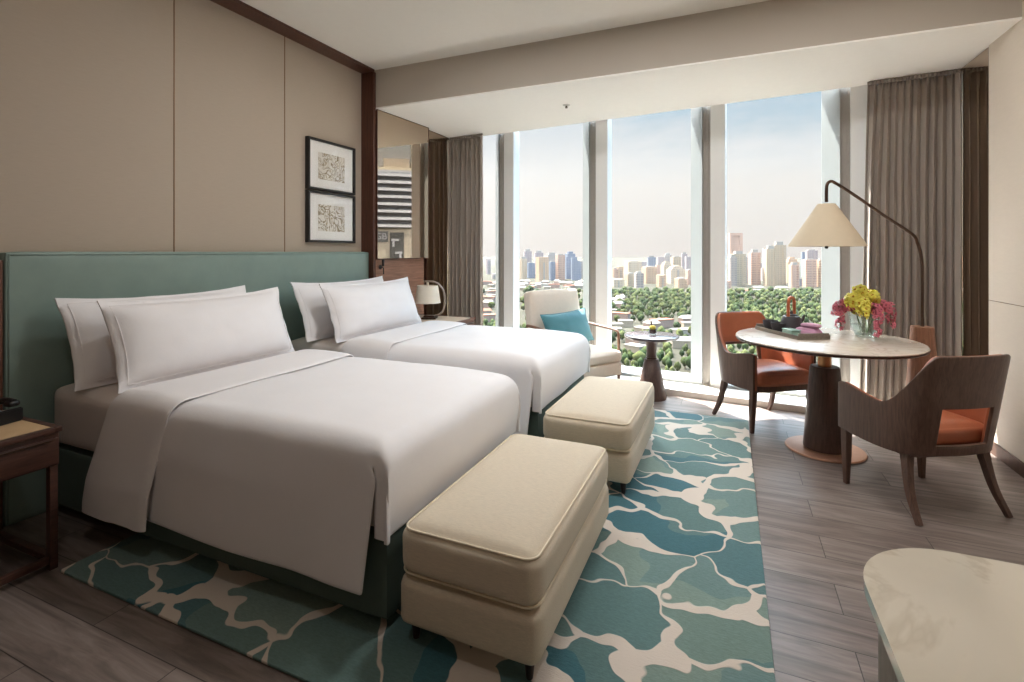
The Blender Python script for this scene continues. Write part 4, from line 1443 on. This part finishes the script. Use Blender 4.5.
T4 = [(729, 742, 233, 1900, 'pink', 'arch', 10), (729, 736, 255, 1500, 'grey', 'bay', 20), (731.5, 744.5, 251.5, 1520, 'sand', 'crown', 24), (743, 747, 257, 1650, 'grey', 'slab', 16), (722.5, 730.5, 281, 1400, 'pink', 'slab', 20), (747, 750, 268, 1700, 'pink', 'slab', 10), (749.5, 759.5, 250, 1550, 'pink', 'crown', 24),
      (759.5, 763, 263, 2200, 'mauve', 'slab', 10), (761.5, 766.5, 268, 1750, 'grey', 'slant', 18), (763, 769, 248, 2000, 'mauve', 'slab', 12), (765, 776, 246, 1500, 'sand', 'crown', 22), (773, 785, 242, 1550, 'sand', 'crown', 22), (785.5, 798, 257, 1650, 'peach', 'step', 24), (790, 798.5, 263, 1420, 'pink', 'bay', 26),
      (799, 806, 279, 1500, 'blue', 'flat', 20), (802, 809, 252, 2000, 'blue', 'slab', 12), (807, 817, 250.5, 1750, 'mauve', 'flat', 14), (804.5, 815.5, 259.5, 1450, 'pink', 'flat', 25), (817, 820.5, 262, 1900, 'mauve', 'slab', 15), (818, 827, 260, 1450, 'peach', 'flat', 26)]
PN = ['the narrow window pane beside the left curtain', 'the window pane behind the lounge chair', 'the window pane above the side table', 'the window pane left of the arc lamp']
SH = {'flat': 'flat topped', 'slab': 'slab', 'step': 'stepped', 'slant': 'slant roofed', 'arch': 'arched', 'crown': 'crowned', 'bay': 'bay fronted'}
OR = ['', 'second ', 'third ', 'fourth ', 'fifth ', 'sixth ']
for T, pn in zip((T1, T2, T3, T4), PN):
    seen = {}
    tot = {}
    for a in T: tot[(a[4], a[5])] = tot.get((a[4], a[5]), 0)+1
    for (u0, u1, vt, fw, col, st, turn) in sorted(T):
        k = seen[(col, st)] = seen.get((col, st), 0)+1
        lab = '%s %s tower in %s' % (CN[col], SH[st], pn)
        if tot[(col, st)] > 1:
            lab = '%s%s %s tower from left in %s' % (OR[k-1] if k > 1 else 'first ', CN[col], SH[st], pn)
        tower(u0, u1, vt, fw, col, st, lab, turn)

# the tower block that the mirror shows, outside the view ------------
az = radians(46.5)
dT = 235.0
pT = Vector((-2.0+sin(az)*dT, 5.5+cos(az)*dT, G))
t = thing('apartment_tower', 'tall apartment block with banded balconies seen in the bronze mirror', 'building', pT, -az)
glassb = facade('apartment_front', lin(206, 214, 226), lin(170, 182, 200), 5.2, 3.4, .5, .4)
W_ = 22
b = B(); box(b, (-W_, 0, 0), (W_, 26, 112.5)); finish('podium', b, mat('podium_render', lin(148, 146, 140), .85, noise_amt=.04, noise_scale=.2), t, False)
b = B(); box(b, (-W_, 1.2, 112.6), (W_, 26, 139.9)); finish('apartment_floors', b, glassb, t, False)
slabm = mat('balcony_slab', lin(150, 157, 170), .8, noise_amt=.03)
for k in range(8):
    b = B()
    n_ = 28
    z = 112.9+k*3.4
    top = [(-W_-.3+2*(W_+.3)*i/n_, -.2-1.1*cos((i/n_-.5)*pi)) for i in range(n_+1)]
    prism(b, top+[(W_+.3, 1.15), (-W_-.3, 1.15)], z, z+.55)
    prism(b, [(x, y+.1) for x, y in top]+[(x, y+.22) for x, y in top[::-1]], z+.56, z+1.35)
    finish('balcony', b, slabm, t, False)
b = B(); box(b, (-W_, 2.5, 140.0), (W_, 24, 141.4)); finish('roof_parapet', b, mat('ochre_parapet', lin(150, 144, 128), .8, noise_amt=.05), t, False)
for (x0, x1, y0, y1, zz) in ((-16, -4, 5, 18, 146), (-1, 10, 5, 18, 145), (-22, -17, 8, 16, 158)):
    b = B(); box(b, (x0, y0, 141.45), (x1, y1, zz)); finish('rooftop_block', b, hw[0], t, False)
signm = mat('sign_panel_grey', lin(84, 88, 94), .6, noise_amt=.04)
b = B(); box(b, (-6.0, -.25, 106.0), (.5, -.05, 111.0)); sg = finish('sign_panel', b, signm, t, False)
b = B(); box(b, (-13.2, -.3, 90), (-6.8, -.05, 110.5)); sg2 = finish('dark_screen', b, mat('dark_screen', lin(64, 68, 72), .5, noise_amt=.1, noise_scale=.3), t, False)
def lettering(txt, loc, size, parent, m_):
    cu = bpy.data.curves.new('lettering', 'FONT'); cu.body = txt; cu.size = size; cu.extrude = .04; cu.align_x = 'CENTER'; cu.align_y = 'CENTER'
    o = bpy.data.objects.new('tmp', cu); COL.objects.link(o)
    dg = bpy.context.evaluated_depsgraph_get(); me = bpy.data.meshes.new_from_object(o.evaluated_get(dg)); bpy.data.objects.remove(o)
    q = bpy.data.objects.new('lettering', me); me.materials.clear(); me.materials.append(m_); COL.objects.link(q); q.parent = parent
    q.location = loc; q.rotation_euler = (pi/2, 0, 0); q.scale = (-1, 1, 1)
    return q
lettering('GB', (-2.75, -.34, 108.5), 4.2, sg, slabm)
for k, (zz) in enumerate((107, 101, 95)):
    b = B(); a = -10+(-1)**k*.8
    box(b, (a-1.7, -.42, zz-.5), (a+1.7, -.31, zz+.5)); box(b, (a+.8*(-1)**k-.5, -.42, zz-3.2), (a+.8*(-1)**k+.5, -.31, zz-.6))
    finish('screen_graphic', b, slabm, sg2, False)
t2 = thing('tower_block', 'slim pale tower behind the banded apartment block in the mirror', 'building', pT+Vector((8, 60, 0))+Vector((-25, 0, 0)), -az)
b = B(); box(b, (-6, 0, 0), (6, 12, 165)); finish('tower_body', b, FM['cream'], t2, False)
b = B(); box(b, (-4, 2, 165.1), (4, 10, 169)); finish('rooftop_block', b, roof_m, t2, False)

# ------------------------------------------------------------------ light
sun = bpy.data.lights.new('sun', 'SUN'); sun.energy = 33.0; sun.angle = radians(.6); sun.color = (1, .96, .91)
so = bpy.data.objects.new('sun', sun); COL.objects.link(so)
so.rotation_euler = Vector((.50, -.38, -1)).to_track_quat('-Z', 'Y').to_euler()

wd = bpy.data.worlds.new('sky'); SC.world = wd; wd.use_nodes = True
t = NT(wd)
out = t.n('ShaderNodeOutputWorld'); bg = t.n('ShaderNodeBackground'); t.l(bg.outputs[0], out.inputs[0])
tc = t.n('ShaderNodeTexCoord'); sx = t.n('ShaderNodeSeparateXYZ'); t.l(tc.outputs['Generated'], sx.inputs[0])
grad = ramp(t, sx.outputs[2], [(0, lin(232, 219, 211)), (.06, lin(234, 224, 216)), (.13, lin(234, 227, 221)), (.20, lin(196, 210, 220)), (.28, lin(150, 194, 222)), (.6, lin(140, 180, 212))])
mp = t.n('ShaderNodeMapping'); mp.inputs['Scale'].default_value = (2.2, 2.2, 7.5); mp.inputs['Location'].default_value = (.35, .2, .1); t.l(tc.outputs['Generated'], mp.inputs[0])
nz = t.n('ShaderNodeTexNoise'); setin(nz, Scale=1.6, Detail=7.0, Roughness=.58, Distortion=.3); t.l(mp.outputs[0], nz.inputs['Vector'])
# more cloud to the left, clearer blue to the right
cov = t.n('ShaderNodeMath', operation='MULTIPLY_ADD'); t.l(sx.outputs[0], cov.inputs[0]); cov.inputs[1].default_value = -.42; t.l(nz.outputs['Fac'], cov.inputs[2])
cf = ramp(t, cov.outputs[0], [(.36, (0, 0, 0, 1)), (.58, (1, 1, 1, 1))])
mx = t.n('ShaderNodeMix', data_type='RGBA'); t.l(cf, mx.inputs['Factor']); t.l(grad, mx.inputs['A'])
cc = ramp(t, sx.outputs[2], [(0, lin(234, 221, 213)), (.12, lin(238, 230, 223)), (.20, lin(224, 226, 229)), (.30, lin(190, 209, 226)), (.5, lin(232, 232, 232))])
t.l(cc, mx.inputs['B'])
# brighter hazy sky overhead and an aureole round the sun
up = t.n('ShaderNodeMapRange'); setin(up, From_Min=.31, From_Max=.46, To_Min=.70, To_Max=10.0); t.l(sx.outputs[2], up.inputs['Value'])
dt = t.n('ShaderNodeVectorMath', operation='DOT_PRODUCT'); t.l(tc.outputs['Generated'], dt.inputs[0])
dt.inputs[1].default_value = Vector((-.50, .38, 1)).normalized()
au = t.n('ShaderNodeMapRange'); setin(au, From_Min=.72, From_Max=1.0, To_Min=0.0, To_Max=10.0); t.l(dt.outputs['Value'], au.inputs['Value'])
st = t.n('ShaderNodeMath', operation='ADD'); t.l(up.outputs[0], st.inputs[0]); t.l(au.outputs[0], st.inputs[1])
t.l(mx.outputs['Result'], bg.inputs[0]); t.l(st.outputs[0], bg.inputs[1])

# fill lights added out of view under the ceiling to brighten the room
for (x, y, e, r) in ((-1.7, 2.7, 15, .08), (-.6, 2.75, 18, .08), (.5, 2.8, 15, .08), (1.2, 2.6, 6, .08), (-1.3, .5, 4.5, .03)):
    la = bpy.data.lights.new('added_fill_light', 'AREA'); la.shape = 'DISK'; la.size = r*4; la.energy = e; la.color = (1, .985, .97)
    lo_ = bpy.data.objects.new('added_fill_light', la); COL.objects.link(lo_); lo_.location = (x, y, CZ-.03)

SC.view_settings.view_transform = 'Standard'
SC.view_settings.look = 'None'
SC.view_settings.gamma = 1
SC.view_settings.use_curve_mapping = False
SC.view_settings.exposure = 0.05
SC.cycles.use_denoising = True
SC.cycles.max_bounces = 12
SC.cycles.diffuse_bounces = 8
SC.cycles.transparent_max_bounces = 16
SC.cycles.sample_clamp_indirect = 10
